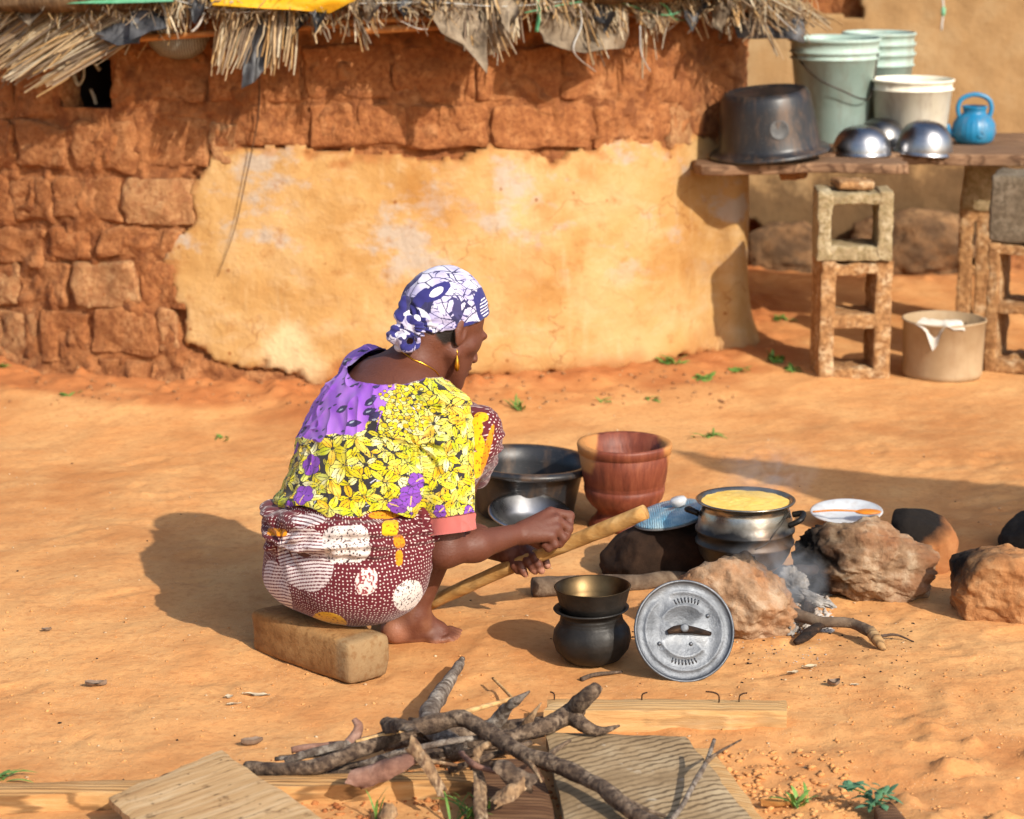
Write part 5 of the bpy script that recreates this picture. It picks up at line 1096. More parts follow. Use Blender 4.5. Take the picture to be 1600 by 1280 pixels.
# small white-edged blossoms right of the yoke
for _ in range(120):
    s_, t_ = ST(rs.uniform(596, 668), rs.uniform(606, 676)); cv.disc(float(s_[0])+rs.normal()*.006, float(t_[0])+rs.normal()*.006, rs.uniform(.0035, .006), [(222, 206, 30), (236, 232, 150), (214, 190, 20)][rs.integers(3)], INK)
cs = cv.get(*torso_st(Vc)); cv2 = Canvas(.5, .5, .0007, INK)
for _ in range(260): c1, c2 = ((190, 176, 30), (214, 200, 90)); L = rs.uniform(.012, .026); cv2.leaf(rs.uniform(0, .5), rs.uniform(0, .5), L, L*.24, rs.uniform(0, 6.28), c1, c2, INK)
for x in np.arange(.01, .5, .034):
    for y in np.arange(.0, .5, .034): bunch(cv2, x+rs.normal()*.008, y+rs.normal()*.008, rs.uniform(.028, .042), int(rs.integers(5, 7)), rs)
for u, v, r in ((686, 800, .016), (731, 800, .015), (707, 640, .008)):
    q = pxpt(VcS, u, v)[None]; s_, t_ = sleeve_st(q); cv2.flower(float(s_[0]), float(t_[0]), r, (146, 82, 196), INK, rs.uniform(0, 6))
c2_ = cv2.get(*sleeve_st(Vc)); colb = np.where(onsl[:, None], c2_, cs)
hemd = -((Vc-HEM) @ hn_); colb[onsl & (hemd < .036)] = lin((206, 112, 104))[:3]; colb[onsl & (np.abs(hemd-.036) < .0014)] = lin((120, 60, 60))[:3]
nd = np.sqrt((((Vc-NC) @ Mt/NR)**2).sum(1)); edge_n = (nd < 1.035) & (~onsl); colb[edge_n] = colb[edge_n]*.5+np.array(lin((128, 74, 170))[:3])*.5
t = NT('printed_cotton'); c = t.attr(); M_COT = t.out(c, .82, t.bump(t.noise(300, 2), .15, .001, t.bump(t.noise(40, 4), .2, .003)), spec=.2, Sheen_Weight=.15)
part('blouse', (Vc, Fc), M_COT, woman, col=colb, label='purple and yellow flower-print blouse with pink sleeve hem')

# ---- wrapper skirt
f = Field((-.62, 4.66, .05), (.14, 5.52, .66), .004)
f.ell(P(538, 888, 5.0), (.184, .152, .104), np.stack([Rd, Fd, UPW], 1), .03, p=2.5)
f.cone(HPR+np.array([.02, -.02, .0]), KNR, .088, .058, .04); f.cone(HPL, KNL, .085, .054, .04)
f.cone(KNR, P(740, 720, 5.12), .056, .042, .03); f.cone(KNL, KNL+(ANL-KNL)*.35, .054, .050, .03); f.cone(KNR, KNL, .05, .05, .04); f.cone(P(742, 690, 5.12), P(745, 742, 5.15), .04, .026, .03)
wc = P(534, 828, 5.0)
for rad_, rz_, zc in (((.166, .138), .018, .026), ((.172, .146), .017, -.006)):
    pts = [wc+np.array([0, 0, zc])+Rd*rad_[0]*cos(a)+Fd*rad_[1]*sin(a)-UPW*.012*cos(a-2) for a in np.linspace(0, 2*pi, 25)]; f.chain(pts, [rz_*(1+.25*noise(np.array([k*.7, 1., zc*90]))) for k in range(25)], .012)
f.loft([(P(538, 870, 5.0), .164, .136), (P(537, 815, 5.01), .160, .132)], np.stack([Rd, Fd, UPW], 1), .02)
kn_ = P(428, 852, 4.95); f.ell(kn_, (.020, .02, .014), k=.02)
Vs, Fs = f.mesh(1); Vs, Fs = subdiv(Vs, Fs); Vs = relax(Vs, Fs, 1); Ns = vnormals(Vs, Fs)
hang = P(440, 850, 4.9); rh = np.linalg.norm(Vs-hang, axis=1); th = np.arctan2((Vs-hang) @ UPW, (Vs-hang) @ np.array([1., 0, 0]))
k2 = P(660, 815, 4.95); rk = np.linalg.norm(Vs-k2, axis=1); tk_ = np.arctan2((Vs-k2) @ UPW, (Vs-k2) @ np.array([1., 0, 0]))
w = .004*fbm(Vs*np.array([9, 9, 12]), 3, 80)+.0045*np.sin(th*9+5*noise(Vs*9, 3))*np.exp(-(rh/.10)**2)*sstep(0, .03, rh)+.0030*np.sin(tk_*9+5*noise(Vs*9, 6))*np.exp(-(rk/.09)**2)*sstep(0, .03, rk)
w += .003*np.sin(((Vs-wc) @ UPW)*260+6*noise(Vs*6, 8))*np.exp(-(((Vs-wc) @ UPW-.01)/.035)**2)
cr_ = noise(Vs*np.array([13, 13, 20])+3*noise(Vs*7, 81)[:, None]*np.array([1, 1, 0]), 82); w += .005*(1-np.abs(cr_))**5*sstep(-.2, .4, noise(Vs*5, 83)); cr_ = noise(Vs*np.array([10, 10, 40]), 84); w += .006*(1-np.abs(cr_))**4*sstep(.02, .06, (Vs-wc) @ UPW+.04)
Vs = Vs+Ns*w[:, None]; Vs[:, 2] = np.where((Vs[:, 2] < .098) & (Vs[:, 0] < -.2), np.maximum(Vs[:, 2], .085), Vs[:, 2])
legcut = ((Vs-P(744, 776, 5.14)) @ unit([.3, .2, .9]) < 0) & (Vs[:, 0] > P(690, 800, 5.1)[0])
legcut |= (Vs[:, 2] > P(540, 799, 4.88)[2]+.006*noise(Vs*14, 91)) & ((Vs-HPR) @ unit(KNR-HPR) < .13)
Vs, Fs, _ = keep(Vs, Fs, ~(legcut[Fs].all(1)))
e1, e2 = np.array([1., 0, 0]), np.array([0, .22, .975]); mar = np.array(lin((104, 28, 38))[:3]); cw = np.repeat(mar[None], len(Vs), 0); al = np.ones(len(Vs)); pxs = PX(Vs); kpx = mpp(4.95)
Ns = vnormals(Vs, Fs); front = Ns[:, 1] < .35; Vsf = Vs[front]
def blob(u, v, a, b_, kind, rot=0., sq=2.):
    c0 = pxpt(Vsf, u, v); q = Vs-c0; x = q @ e1/kpx; y = q @ e2/kpx; r = radians(rot); x, y = x*cos(r)+y*sin(r), -x*sin(r)+y*cos(r)
    dpt = np.abs(q[:, 1]) < .12; e = ((np.abs(x)/a)**sq+(np.abs(y)/b_)**sq)**(1/sq)+.05*noise(Vs*60, 4); m = (e < 1) & dpt & front
    if kind == 'white': n = noise(Vs*420, 2); cw[m] = np.where((n[m] > .38)[:, None], np.array(lin((60, 30, 34))[:3]), np.array(lin((240, 228, 220))[:3])); al[m] = 0
    elif kind == 'pink': n = noise(Vs*330, 2); cw[m] = np.where((n[m] > .15)[:, None], np.array(lin((150, 60, 66))[:3]), np.array(lin((240, 224, 214))[:3])); al[m] = 0
    elif kind == 'lines': l = np.sin((y+.22*x+.0030*x*x)*1.15+2.0*noise(Vs*25, 5)); cw[m] = np.where((l[m] > .35)[:, None], np.array(lin((110, 34, 44))[:3]), np.array(lin((238, 224, 222))[:3])); al[m] = 0
    else: n = noise(Vs*300, 3); c0_ = {'yellow': (240, 190, 10), 'orange': (236, 150, 16)}[kind]; cw[m] = np.where((n[m] > .45)[:, None], np.array(lin((150, 90, 10))[:3]), np.array(lin(c0_)[:3])); al[m] = 0
for q in ((478, 872, 46, 52, 'lines', 18), (432, 925, 24, 52, 'lines', 12), (541, 852, 36, 29, 'white', 4, 4.), (572, 909, 17, 22, 'pink', -15), (637, 931, 21, 26, 'white', -25), (515, 969, 27, 15, 'yellow', -8), (609, 825, 12, 12, 'yellow', 0, 4.), (624, 846, 8, 11, 'orange', 20, 3.),
          (624, 872, 6, 13, 'orange', 0), (600, 806, 24, 6, 'orange'), (432, 832, 18, 6, 'orange', 0, 4.), (482, 812, 26, 9, 'lines'), (742, 668, 13, 16, 'yellow'), (748, 690, 9, 26, 'yellow', 18), (743, 725, 12, 22, 'yellow', 8), (762, 700, 5, 40, 'orange', -14), (752, 652, 12, 8, 'yellow')): blob(*q)
edge_w = (np.abs((Vs-P(744, 776, 5.14)) @ unit([.3, .2, .9])) < .010) & (Vs[:, 0] > P(690, 800, 5.1)[0]); cw[edge_w] = lin((236, 230, 220))[:3]; al[edge_w] = 0
t = NT('wax_print_cotton'); at_ = t.add('Attribute'); at_.attribute_name = 'col'; sa_ = t.add('Attribute'); sa_.attribute_name = 'st'; vn_ = t.add('TexVoronoi', voronoi_dimensions='2D'); vn_.inputs['Scale'].default_value = 128; vn_.inputs['Randomness'].default_value = .45; t.L(sa_.outputs['Vector'], vn_.inputs['Vector']); dots = t.ramp(vn_.outputs['Distance'], [(.14, .95), (.25, 0.)])
c = t.mix(t.math('MULTIPLY', dots, at_.outputs['Alpha']), at_.outputs['Color'], lin((236, 214, 206))); M_WAX = t.out(c, .8, t.bump(t.noise(300, 2), .15, .001, t.bump(t.noise(40, 4), .2, .003)), spec=.2, Sheen_Weight=.15)
wo = part('wrapper_skirt', (Vs, Fs), M_WAX, woman, col=np.concatenate([cw, al[:, None]], 1), label='maroon dotted wrapper skirt with white and gold blots')
q = Vs-P(538, 888, 5.0); rho = np.hypot(q[:, 0], q[:, 1]); onk = ((Vs-HPR) @ unit(KNR-HPR)) > .20
st_ = np.stack([np.arctan2(q[:, 0], -q[:, 1])*.175, q[:, 2]-np.where(q[:, 2] < 0, (.19-np.minimum(rho, .19)), 0)*.9, q[:, 2]*0], -1)
st_[onk] = np.stack([(Vs @ unit([.3, -.9, 0]))[onk], Vs[onk, 2]-.5*Vs[onk, 1], Vs[onk, 2]*0], -1)
wo.data.attributes.new('st', 'FLOAT_VECTOR', 'POINT').data.foreach_set('vector', st_.astype(np.float32).ravel())

# ---- headscarf
f = Field(S-np.array([.17, .16, .14]), S+np.array([.16, .16, .15]), .0025)
f.ell(S+UH*.002, (.1065, .0865, .105), MH, .01)
Q0 = P(703, 514, 5.10); eA = unit(P(768, 491, 5.23)-P(640, 529, 5.10)); pn = unit(np.cross(eA, LH)); pn = pn if pn[2] > 0 else -pn
sl, (X, Y, Z) = f.win(f.lo, f.lo+f.h*(f.n-1)); pd = (X-Q0[0])*pn[0]+(Y-Q0[1])*pn[1]+(Z-Q0[2])*pn[2]; f.D = np.maximum(f.D, -pd).astype(np.float32)
kc = P(640, 514, 5.065)
f.ell(kc, (.020, .018, .022), k=.006)
ring = lambda c, r1, r2, ax1, ax2, n=10: [c+ax1*r1*cos(a)+ax2*r2*sin(a) for a in np.linspace(0, 2*pi, n)]
f.chain(ring(P(622, 524, 5.06), .015, .013, e1, e2), [.009]*10, .003); f.chain(ring(P(640, 533, 5.05), .015, .017, e1, e2), [.0095]*10, .003)
f.chain([P(648, 500, 5.06), P(655, 515, 5.05), P(652, 530, 5.05)], [.013, .012, .008], .004); f.chain([P(636, 505, 5.06), P(628, 495, 5.07), P(632, 470, 5.08)], [.010, .012, .012], .012); f.chain([P(624, 532, 5.07), P(628, 540, 5.07), P(640, 545, 5.07)], [.010, .011, .009], .004)
Vh, Fh_ = f.mesh(1); Vh, Fh_ = subdiv(Vh, Fh_); Vh = relax(Vh, Fh_, 1); Nh = vnormals(Vh, Fh_)
q = Vh-kc; rq = np.linalg.norm(q, axis=1); aq = np.arctan2(q @ e2, q @ e1)
Vh = Vh+Nh*(.0026*np.sin(aq*11+9*noise(Vh*22, 3))*np.exp(-(rq/.075)**2)*sstep(.015, .04, rq)+.0028*fbm(Vh*np.array([24, 24, 30]), 3, 14)+.002*np.sin(((Vh-Q0) @ pn)*230)*sstep(.03, .0, (Vh-Q0) @ pn))[:, None]
hcs = (Vh-S) @ MH; pts = RNG.normal(size=(120, 3)); pts = pts/np.linalg.norm(pts, axis=1)[:, None]; d_ = (hcs/np.array([.1, .085, .1])); d_ = d_/np.linalg.norm(d_, axis=1)[:, None]+.10*np.stack([noise(hcs*26, k) for k in (1, 2, 3)], -1)
pts = pts*np.array([1, 1, 1]); D2 = np.concatenate([np.sort(((c_[:, None, :]-pts[None])**2*np.array([.45, 1, 1.5])).sum(-1), 1)[:, :2] for c_ in np.array_split(d_, 8)]); ed = np.sqrt(D2[:, 1])-np.sqrt(D2[:, 0])
lil = np.clip(.5+.8*fbm(hcs*40, 2, 6), 0, 1)[:, None]; ch = np.array(lin((230, 228, 242))[:3])*(1-lil)+np.array(lin((190, 182, 222))[:3])*lil
pb_ = RNG.normal(size=(260, 3)); pb_ /= np.linalg.norm(pb_, axis=1)[:, None]; wv_ = d_+.12*np.stack([noise(hcs*40, k) for k in (11, 12, 13)], -1); E2 = np.concatenate([np.sort(((c_[:, None, :]-pb_[None])**2*np.array([.3, 1, 1.6])).sum(-1), 1)[:, :2] for c_ in np.array_split(wv_, 12)]); e2d = np.sqrt(E2[:, 1])-np.sqrt(E2[:, 0])
ch[(ed < .018)] = lin((54, 52, 92))[:3]; ch[(e2d < .010) & (noise(hcs*22, 31) > -.25)] = lin((70, 66, 112))[:3]; navy = np.array(lin((52, 50, 120))[:3])
def hblob(u, v, a, b_, rot=0, c=navy, inn=None):
    c0 = pxpt(Vh, u, v); q = Vh-c0; x = q @ e1/mpp(5.1); y = q @ e2/mpp(5.1); r = radians(rot); x, y = x*cos(r)+y*sin(r), -x*sin(r)+y*cos(r); e = np.sqrt((x/a)**2+(y/b_)**2)+.10*noise(Vh*70, 5); m = (e < 1) & (np.abs(q[:, 1]) < .07); ch[m] = c
    if inn is not None: ch[m & (e < inn)] = lin((236, 234, 246))[:3]
hblob(757, 480, 14, 30, 14); hblob(682, 457, 24, 11, 35, navy, .55); hblob(655, 470, 9, 22, -35); hblob(626, 478, 10, 26, 0); hblob(640, 442, 26, 7, 40); hblob(650, 497, 15, 13); hblob(640, 535, 10, 12); hblob(617, 518, 8, 10); hblob(730, 508, 20, 4, 12)
st_ = (np.sin(((Vh-Q0) @ pn)*900) > .2) & (np.linalg.norm(Vh-pxpt(Vh, 758, 480), axis=1) < .022); ch[st_] = lin((236, 234, 246))[:3]
wl = noise(Vh*np.array([75, 75, 45]), 12); ch[(rq < .05) & (wl > .30)] = lin((232, 230, 244))[:3]; ch[(rq < .05) & (wl < -.30)] = navy
part('headscarf', (Vh, Fh_), M_COT, woman, col=ch, label='blue and white printed headscarf knotted at the back')
# ---- earring, necklace
t = NT('gold'); M_GOLD = t.out(lin((232, 170, 60)), .28, metal=1.)
eb = P(713, 548, 5.098); er = part('earring', join(tube(spline([eb+np.array([0, .004, .004]), eb+np.array([.002, 0, -.004]), eb+np.array([.001, 0, -.010])], 4), .0013, 6), xf(lathe([(.0006, 0), (.004, -.012), (.006, -.026), (.005, -.034), (.0008, -.038)], 16), eb+np.array([.0012, 0, -.008]))), M_GOLD, woman)
nb = spline([P(621, 556, 5.155), P(640, 562, 5.075), P(655, 571, 5.068), P(667, 578, 5.072), P(676, 590, 5.09)], 10)
bV = Vb; out = []
for p in nb:
    d = np.linalg.norm(bV-p, axis=1); j = np.argmin(d); out.append(bV[j]+unit(vnormals(bV, Fb)[j] if False else (bV[j]-(C7+(S-C7)*.35)))*.0022)
out = np.array(out); out = np.array([out[max(i-2, 0):i+3].mean(0) for i in range(len(out))]); part('necklace', tube(out, .0021, 7), M_GOLD, woman)

# ---- the stick she holds and the brick she sits on
M_STK = wood('peeled_stick', (176, 124, 62), (206, 156, 90), (226, 184, 122), 2., 6., gm=.25)
pth = np.array([STK0+(STK1-STK0)*k+np.array([0, 0, .004*sin(k*5)]) for k in np.linspace(0, 1, 30)]); single('wooden_stick', tube(pth, [.0145, .0165, .0160, .0165, .0175, .017], 16, rough=.05, seed=4), M_STK, 'pale peeled wooden stick held across her hands', 'stick')
A, B_, C_ = G(396, 1016), G(545, 1071), G(600, 1057); Lv = unit(B_-A); Wv = np.array([-Lv[1], Lv[0], 0]); ln = np.linalg.norm(B_-A)+.012; wd = .112; ht = .096
V, F = rbox(ln, wd, ht, .016, (8, 5, 3), 2); V = V+np.stack([fbm(V*14, 3, 4), fbm(V*14+4, 3, 5), fbm(V*14+9, 3, 6)], -1)*.004
mid = (A+B_)/2+Wv*(wd/2-.004); mid[2] = ht/2-.003; Rz = np.stack([Lv, Wv, UPW], 1)
t = NT('worn_brick'); v = t.vec(); c = t.ramp(t.noise(10, 6, .6, v), [(.3, lin((150, 104, 58))), (.5, lin((178, 130, 78))), (.72, lin((196, 152, 98)))])
c = t.mix(t.ramp(t.pos(0), [(.118, 0.), (.134, .65)]), c, lin((146, 126, 96))); c = t.mix(t.ramp(t.noise(60, 4, .6, v), [(.36, .5), (.5, 0.)]), c, lin((132, 86, 44)))
M_SEAT = t.out(c, .9, t.bump(t.noise(110, 6, .65, v), .6, .004), spec=.2)
o = link(bpy.data.objects.new('seat_brick', mesh('seat_brick', V, F, M_SEAT))); o.matrix_world = Matrix.Translation(Vector(mid)) @ Matrix(Rz.tolist()).to_4x4(); tag(o, 'worn tan brick the woman sits on', 'brick')
# ================================================================== foreground: boards, beams, branches
M_PINE = wood('fresh_sawn_pine', (206, 154, 96), (224, 178, 118), (238, 202, 150), 1.1, 12., gm=.35)
M_BEAM = wood('orange_sawn_beam', (192, 138, 82), (214, 162, 102), (230, 188, 132), 1.1, 12., gm=.65)
t = NT('weathered_board'); v = t.vec((1, 1, 1), (0, 0, -.75)); v2 = t.vec((1.5, 16, 4), (0, 0, 0), src=v); c = t.ramp(t.noise(5, 6, .6, v2), [(.28, lin((184, 140, 92))), (.5, lin((212, 172, 122))), (.74, lin((228, 196, 152)))])
c = t.mix(t.ramp(t.noise(22, 5, .7), [(.60, 0.), (.70, .75)]), c, lin((110, 76, 46))); c = t.mix(t.ramp(t.vor(26), [(.05, .8), (.10, 0.)]), c, lin((84, 60, 40)))
ck = t.ramp(t.wave(1.1, 9, 4, 2.2, v2, 'Y'), [(.0, 1.), (.012, 0.)]); c = t.mix(ck, c, lin((60, 40, 24)))
M_PLY = t.out(c, .85, t.bump(t.noise(30, 6, .65, v2), .6, .004, t.bump(ck, -.6, .003)), spec=.2)
t = NT('grey_saw_marked_plank'); v = t.vec((1, 1, 1), (0, 0, .95)); w = t.wave(16, 3.2, 4, 2.2, v, 'X'); c = t.ramp(t.noise(9, 6, .62), [(.28, lin((138, 112, 80))), (.5, lin((178, 150, 112))), (.74, lin((208, 184, 146)))])
c = t.mix(t.math('MULTIPLY', t.ramp(w, [(.55, 0.), (.95, .8)]), t.ramp(t.noise(6, 4), [(.35, .2), (.6, 1.)])), c, lin((78, 58, 40))); c = t.mix(t.ramp(t.noise(30, 3), [(.66, 0.), (.74, .6)]), c, lin((214, 200, 176)))
M_GREY = t.out(c, .88, t.bump(t.noise(60, 5, .6), .5, .003, t.bump(w, -.4, .003)), spec=.2)
M_DKB = wood('dark_short_board', (92, 60, 40), (124, 88, 60), (150, 112, 80), 1.1, 10.)
def quad_board(pts, T, seg=(16, 8), seed=0, ragged=.004):
    """thick board from four top corners (world), going round; T thick downwards"""
    a, b_, c, d = [np.asarray(p, float) for p in pts]; V = []; n, m = seg
    for i in range(n+1):
        for j in range(m+1):
            s_, t_ = i/n, j/m; V.append(a*(1-s_)*(1-t_)+b_*s_*(1-t_)+c*s_*t_+d*(1-s_)*t_)
    V = np.array(V); N = unit(np.cross(b_-a, d-a)); N = N if N[2] > 0 else -N
    V = V+N*(.0015*fbm(V*20+seed, 3, seed))[:, None]; e = np.zeros((n+1, m+1), bool); e[0] = e[-1] = True; e[:, 0] = e[:, -1] = True; e = e.ravel(); ctr = V.mean(0)
    V = np.where(e[:, None], V+unit(b_-a)*(ragged*fbm(V*30+seed, 3, seed))[:, None]+unit(d-a)*(ragged*fbm(V*30+9+seed, 3, seed))[:, None], V)
    bot = V-N*T; Vr = V.copy(); Vr[e] -= N*.0035; Vin = V.copy()
    F = [tuple(q) for q in grid(n+1, m+1)]; k = len(V); rim = [i*(m+1) for i in range(n+1)]+[n*(m+1)+j for j in range(1, m+1)]+[i*(m+1)+m for i in range(n-1, -1, -1)]+[j for j in range(m-1, 0, -1)]
    V2 = np.concatenate([Vr, bot]); F += [tuple(i+k for i in q[::-1]) for q in F[:n*m]]
    for x, y in zip(rim, rim[1:]+rim[:1]): F.append((x, y, y+k, x+k))
    return V2, F
def board(name, lb, uvz, T, mat, seed=0, seg=(16, 8), cat='board', group=None, ragged=.004):
    pts = [G(u, v, z) for u, v, z in uvz]; return sharp(single(name, quad_board(pts, T, seg, seed, ragged), mat, lb, cat, group), 50)
# long beam at the lower left and its far continuation, plywood board across it
hb = .043
board('wooden_beam', 'long sawn beam along the bottom left under the board', [(-30, 1242, hb), (742, 1216, hb), (742, 1200, hb), (-30, 1222, hb)], hb+.005, M_BEAM, 1, (30, 3), 'beam')
board('plywood_board', 'square pale cracked board lying tilted across the bottom-left beam', [(168, 1243, .075), (345, 1170, .085), (540, 1300, .072), (330, 1395, .06)], .016, M_PLY, 2, (18, 18), ragged=.006)
board('wooden_beam', 'pale sawn beam with bent nails lying beyond the grey plank', [(852, 1108, .048), (1229, 1108, .048), (1228, 1091, .048), (856, 1090, .048)], .05, M_PINE, 3, (26, 3), 'beam')
board('saw_marked_plank', 'broad grey plank with slanting saw marks in the bottom centre', [(852, 1142, .050), (1072, 1148, .044), (1192, 1300, .044), (890, 1310, .050)], .022, M_GREY, 4, (16, 18))
board('pine_board', 'tan board half hidden under the grey saw-marked plank', [(1020, 1168, .016), (1112, 1166, .016), (1215, 1310, .016), (1040, 1310, .016)], .018, M_PINE, 5, (8, 14))
board('short_board', 'short dark board leaning beside the broken bark at bottom centre', [(736, 1186, .045), (838, 1182, .040), (874, 1290, .03), (745, 1300, .03)], .020, M_DKB, 6, (8, 10))
board('wood_offcut', 'small dark wood offcut at the bottom right by the green weed', [(1368, 1256, .030), (1392, 1248, .030), (1440, 1310, .03), (1375, 1310, .03)], .03, M_DKB, 7, (6, 6))
# saw marks of the grey plank are real shallow ridges
M_GRV = M_GREY
# bent nails in the far beam
M_NAIL = simple('rusty_nail', [(.4, (60, 40, 30)), (.7, (92, 64, 48))], 30, .7, .3, metal=.6)
for i, (u, v, h, dx, lb) in enumerate(((866, 1092, .018, -.006, 'first bent nail from the left in the pale beam'), (1003, 1094, .020, .008, 'upright nail near the middle of the pale beam'), (1123, 1098, .030, -.02, 'long hooked nail in the pale beam'), (1155, 1098, .026, .012, 'bent nail nearest the right end of the pale beam'))):
    p = G(u, v, .047); single('nail', tube(spline([p-np.array([0, 0, .01]), p+np.array([0, 0, h*.45]), p+np.array([dx*.5, 0, h*.7]), p+np.array([dx*1.3, .004, h*.72])], 5), .0016, 6), M_NAIL, lb, 'nail', 'nails in the pale beam')
# branches
M_BR1 = simple('brown_branch_bark', [(.30, (74, 58, 46)), (.5, (128, 106, 86)), (.70, (180, 156, 130))], 34, .92, 1., 90, .009, fine=(80, (70, 54, 44)))
M_BR2 = simple('grey_branch_bark', [(.30, (96, 82, 72)), (.5, (152, 138, 124)), (.70, (204, 192, 176))], 30, .92, 1., 90, .009, fine=(70, (96, 80, 68)))
M_BR3 = simple('reddish_bark', [(.28, (104, 70, 58)), (.5, (148, 108, 90)), (.74, (188, 150, 130))], 30, .9, .7, 80, .005)
M_BR4 = simple('pale_rotten_wood', [(.28, (128, 96, 68)), (.5, (178, 144, 106)), (.74, (214, 188, 152))], 30, .9, .8, 70, .006, stretch=(2, 1, 1), fine=(50, (110, 82, 60)))
def br(name, lb, pts, r, mat, cat='branch', n=14, rough=.17, sd_=0, sub=()):
    """pts: (u, v, z) with z metres above ground"""
    q = [G(u, v, z) for u, v, z in pts]; k = mpp(q[0][1]); rr = np.array(r)*k*.88; o = thing(name, lb, cat, [np.mean([p[0] for p in q]), np.mean([p[1] for p in q]), 0])
    part('stem', tube(spline(q, 8), rr, n, rough=rough, seed=sd_), mat, o)
    for sp, sr, sm in sub: part('side_shoot', tube(spline([G(u, v, z) for u, v, z in sp], 6), np.array(sr)*k, 9, rough=rough, seed=sd_+3), sm, o)
    return o
br('crooked_branch', 'long crooked brown branch arching across the middle of the pile', [(385, 1200, .035), (440, 1203, .045), (500, 1196, .06), (560, 1172, .075), (625, 1146, .09), (690, 1128, .105), (726, 1124, .115), (765, 1146, .105), (815, 1176, .095), (856, 1192, .09), (905, 1212, .085), (948, 1236, .082), (985, 1268, .075), (1050, 1300, .07)],
   (14, 14, 15, 15, 16, 17, 17, 16, 16, 15, 15, 15, 14, 13), M_BR1, sd_=1, sub=(((((850, 1190, .09), (868, 1172, .11), (892, 1156, .125))), (7, 5, 2), M_BR1), (((950, 1236, .08), (1000, 1262, .07), (1040, 1276, .06)), (6, 5, 3), M_BR1)))
br('grey_branch', 'thick pale grey branch pointing away towards the woman’s foot'.replace('’', "'"), [(716, 1172, .04), (690, 1150, .05), (668, 1126, .055), (680, 1098, .05), (700, 1066, .04), (716, 1042, .035), (722, 1030, .03)], (22, 21, 19, 17, 14, 10, 6), M_BR2, sd_=2, sub=(((((690, 1150, .05), (735, 1150, .05), (800, 1150, .05)), (16, 14, 12), M_BR1)),))
br('forked_branch', 'forked brown branch with a stubby upright fork at right of the pile', [(700, 1168, .03), (770, 1158, .045), (836, 1140, .065), (880, 1122, .075), (902, 1106, .09)], (13, 14, 15, 17, 17), M_BR1, sd_=5,
   sub=((((896, 1112, .08), (906, 1098, .11), (926, 1082, .135), (934, 1072, .145)), (16, 14, 12, 9), M_BR1), (((892, 1116, .08), (912, 1134, .07), (938, 1142, .06), (968, 1134, .06)), (15, 11, 8, 2), M_BR1)))
br('split_branch', 'branch with a pale splintered tip standing up in the middle of the pile', [(735, 1140, .04), (765, 1136, .055), (780, 1122, .075), (792, 1106, .10), (806, 1096, .12), (828, 1080, .14)], (14, 15, 14, 12, 9, 2), M_BR2, sd_=7, sub=((((770, 1134, .05), (810, 1142, .05), (850, 1140, .05)), (13, 13, 12), M_BR1), (((812, 1146, .05), (826, 1126, .08), (846, 1098, .12)), (7, 7, 1), M_BR4)))
br('small_branch', 'greenish grey short branch at the left end of the pile', [(446, 1190, .05), (480, 1178, .065), (520, 1168, .075), (560, 1160, .07), (610, 1152, .06)], (8, 9, 9, 8, 8), M_BR2, sd_=9, sub=((((540, 1166, .07), (556, 1148, .085), (560, 1134, .10), (553, 1124, .11)), (8, 9, 8, 5), M_BR3),))
br('red_stick', 'thin reddish stick lying behind the left end of the pile', [(455, 1172, .03), (500, 1166, .035), (560, 1160, .035), (640, 1150, .03)], (6, 7, 6, 5), M_BR3, 'stick', sd_=11)
br('thin_cane', 'straight yellowish cane lying across the top of the pile', [(556, 1160, .09), (640, 1138, .10), (730, 1112, .11), (800, 1092, .12)], (4.5, 5, 5, 4), M_PINE, 'cane', rough=.03, sd_=12)
br('thin_cane', 'short yellow splinter sticking up behind the pile', [(770, 1060, .02), (790, 1080, .02), (806, 1098, .03)], (2.5, 3, 3), M_PINE, 'cane', rough=.03, sd_=13)
br('dry_twig', 'thin forked dry twig resting on the grey plank', [(1042, 1290, .055), (1064, 1262, .06), (1086, 1222, .075), (1104, 1190, .09), (1116, 1156, .105)], (5, 5, 5, 4.5, 4), M_BR2, 'twig', sd_=14, sub=((((1102, 1192, .09), (1122, 1176, .095), (1158, 1156, .10)), (4, 3, 1.5), M_BR1),))
br('small_twig', 'short dark twig on the ground in front of the small round pot', [(908, 1062, .004), (930, 1054, .008), (972, 1050, .006)], (4, 4, 3), M_BR1, 'twig', sd_=15)
for i, (pts, r, m, lb) in enumerate((
    ([(430, 1186, .03), (520, 1176, .05), (600, 1160, .06)], (4, 5, 3), M_BR2, 'thin pale stick sloping over the left end of the pile'), ([(560, 1196, .05), (640, 1172, .08), (720, 1156, .09), (790, 1150, .08)], (6, 7, 6, 4), M_BR2, 'pale cracked stick lying under the arch of the crooked branch'),
    ([(610, 1206, .06), (660, 1190, .08), (716, 1196, .07)], (5, 5, 3), M_BR4, 'short splintered stick in front of the arch'), ([(700, 1204, .05), (760, 1184, .07), (830, 1160, .08)], (7, 7, 5), M_BR1, 'dark stick crossing behind the short board'),
    ([(640, 1124, .03), (700, 1134, .05), (770, 1150, .06)], (4, 5, 4), M_BR4, 'pale stick slanting down behind the thick grey branch'), ([(720, 1176, .08), (742, 1196, .09), (775, 1206, .08)], (5, 6, 4), M_BR3, 'reddish broken stick end by the bark scraps'),
    ([(790, 1168, .07), (830, 1196, .09), (846, 1222, .08)], (5, 5, 2), M_BR4, 'thin splinter hanging off the crooked branch'), ([(470, 1206, .03), (540, 1208, .03), (600, 1196, .04)], (5, 6, 5), M_BR1, 'dark thin stick along the beam under the pile'))): br('firewood_stick', lb, pts, r, m, 'stick', 9, .16, 30+i)
br('under_branch', 'dark branch buried low in the pile', [(480, 1212, .02), (580, 1196, .03), (680, 1180, .03), (800, 1170, .02)], (11, 12, 12, 10), M_BR1, sd_=17)
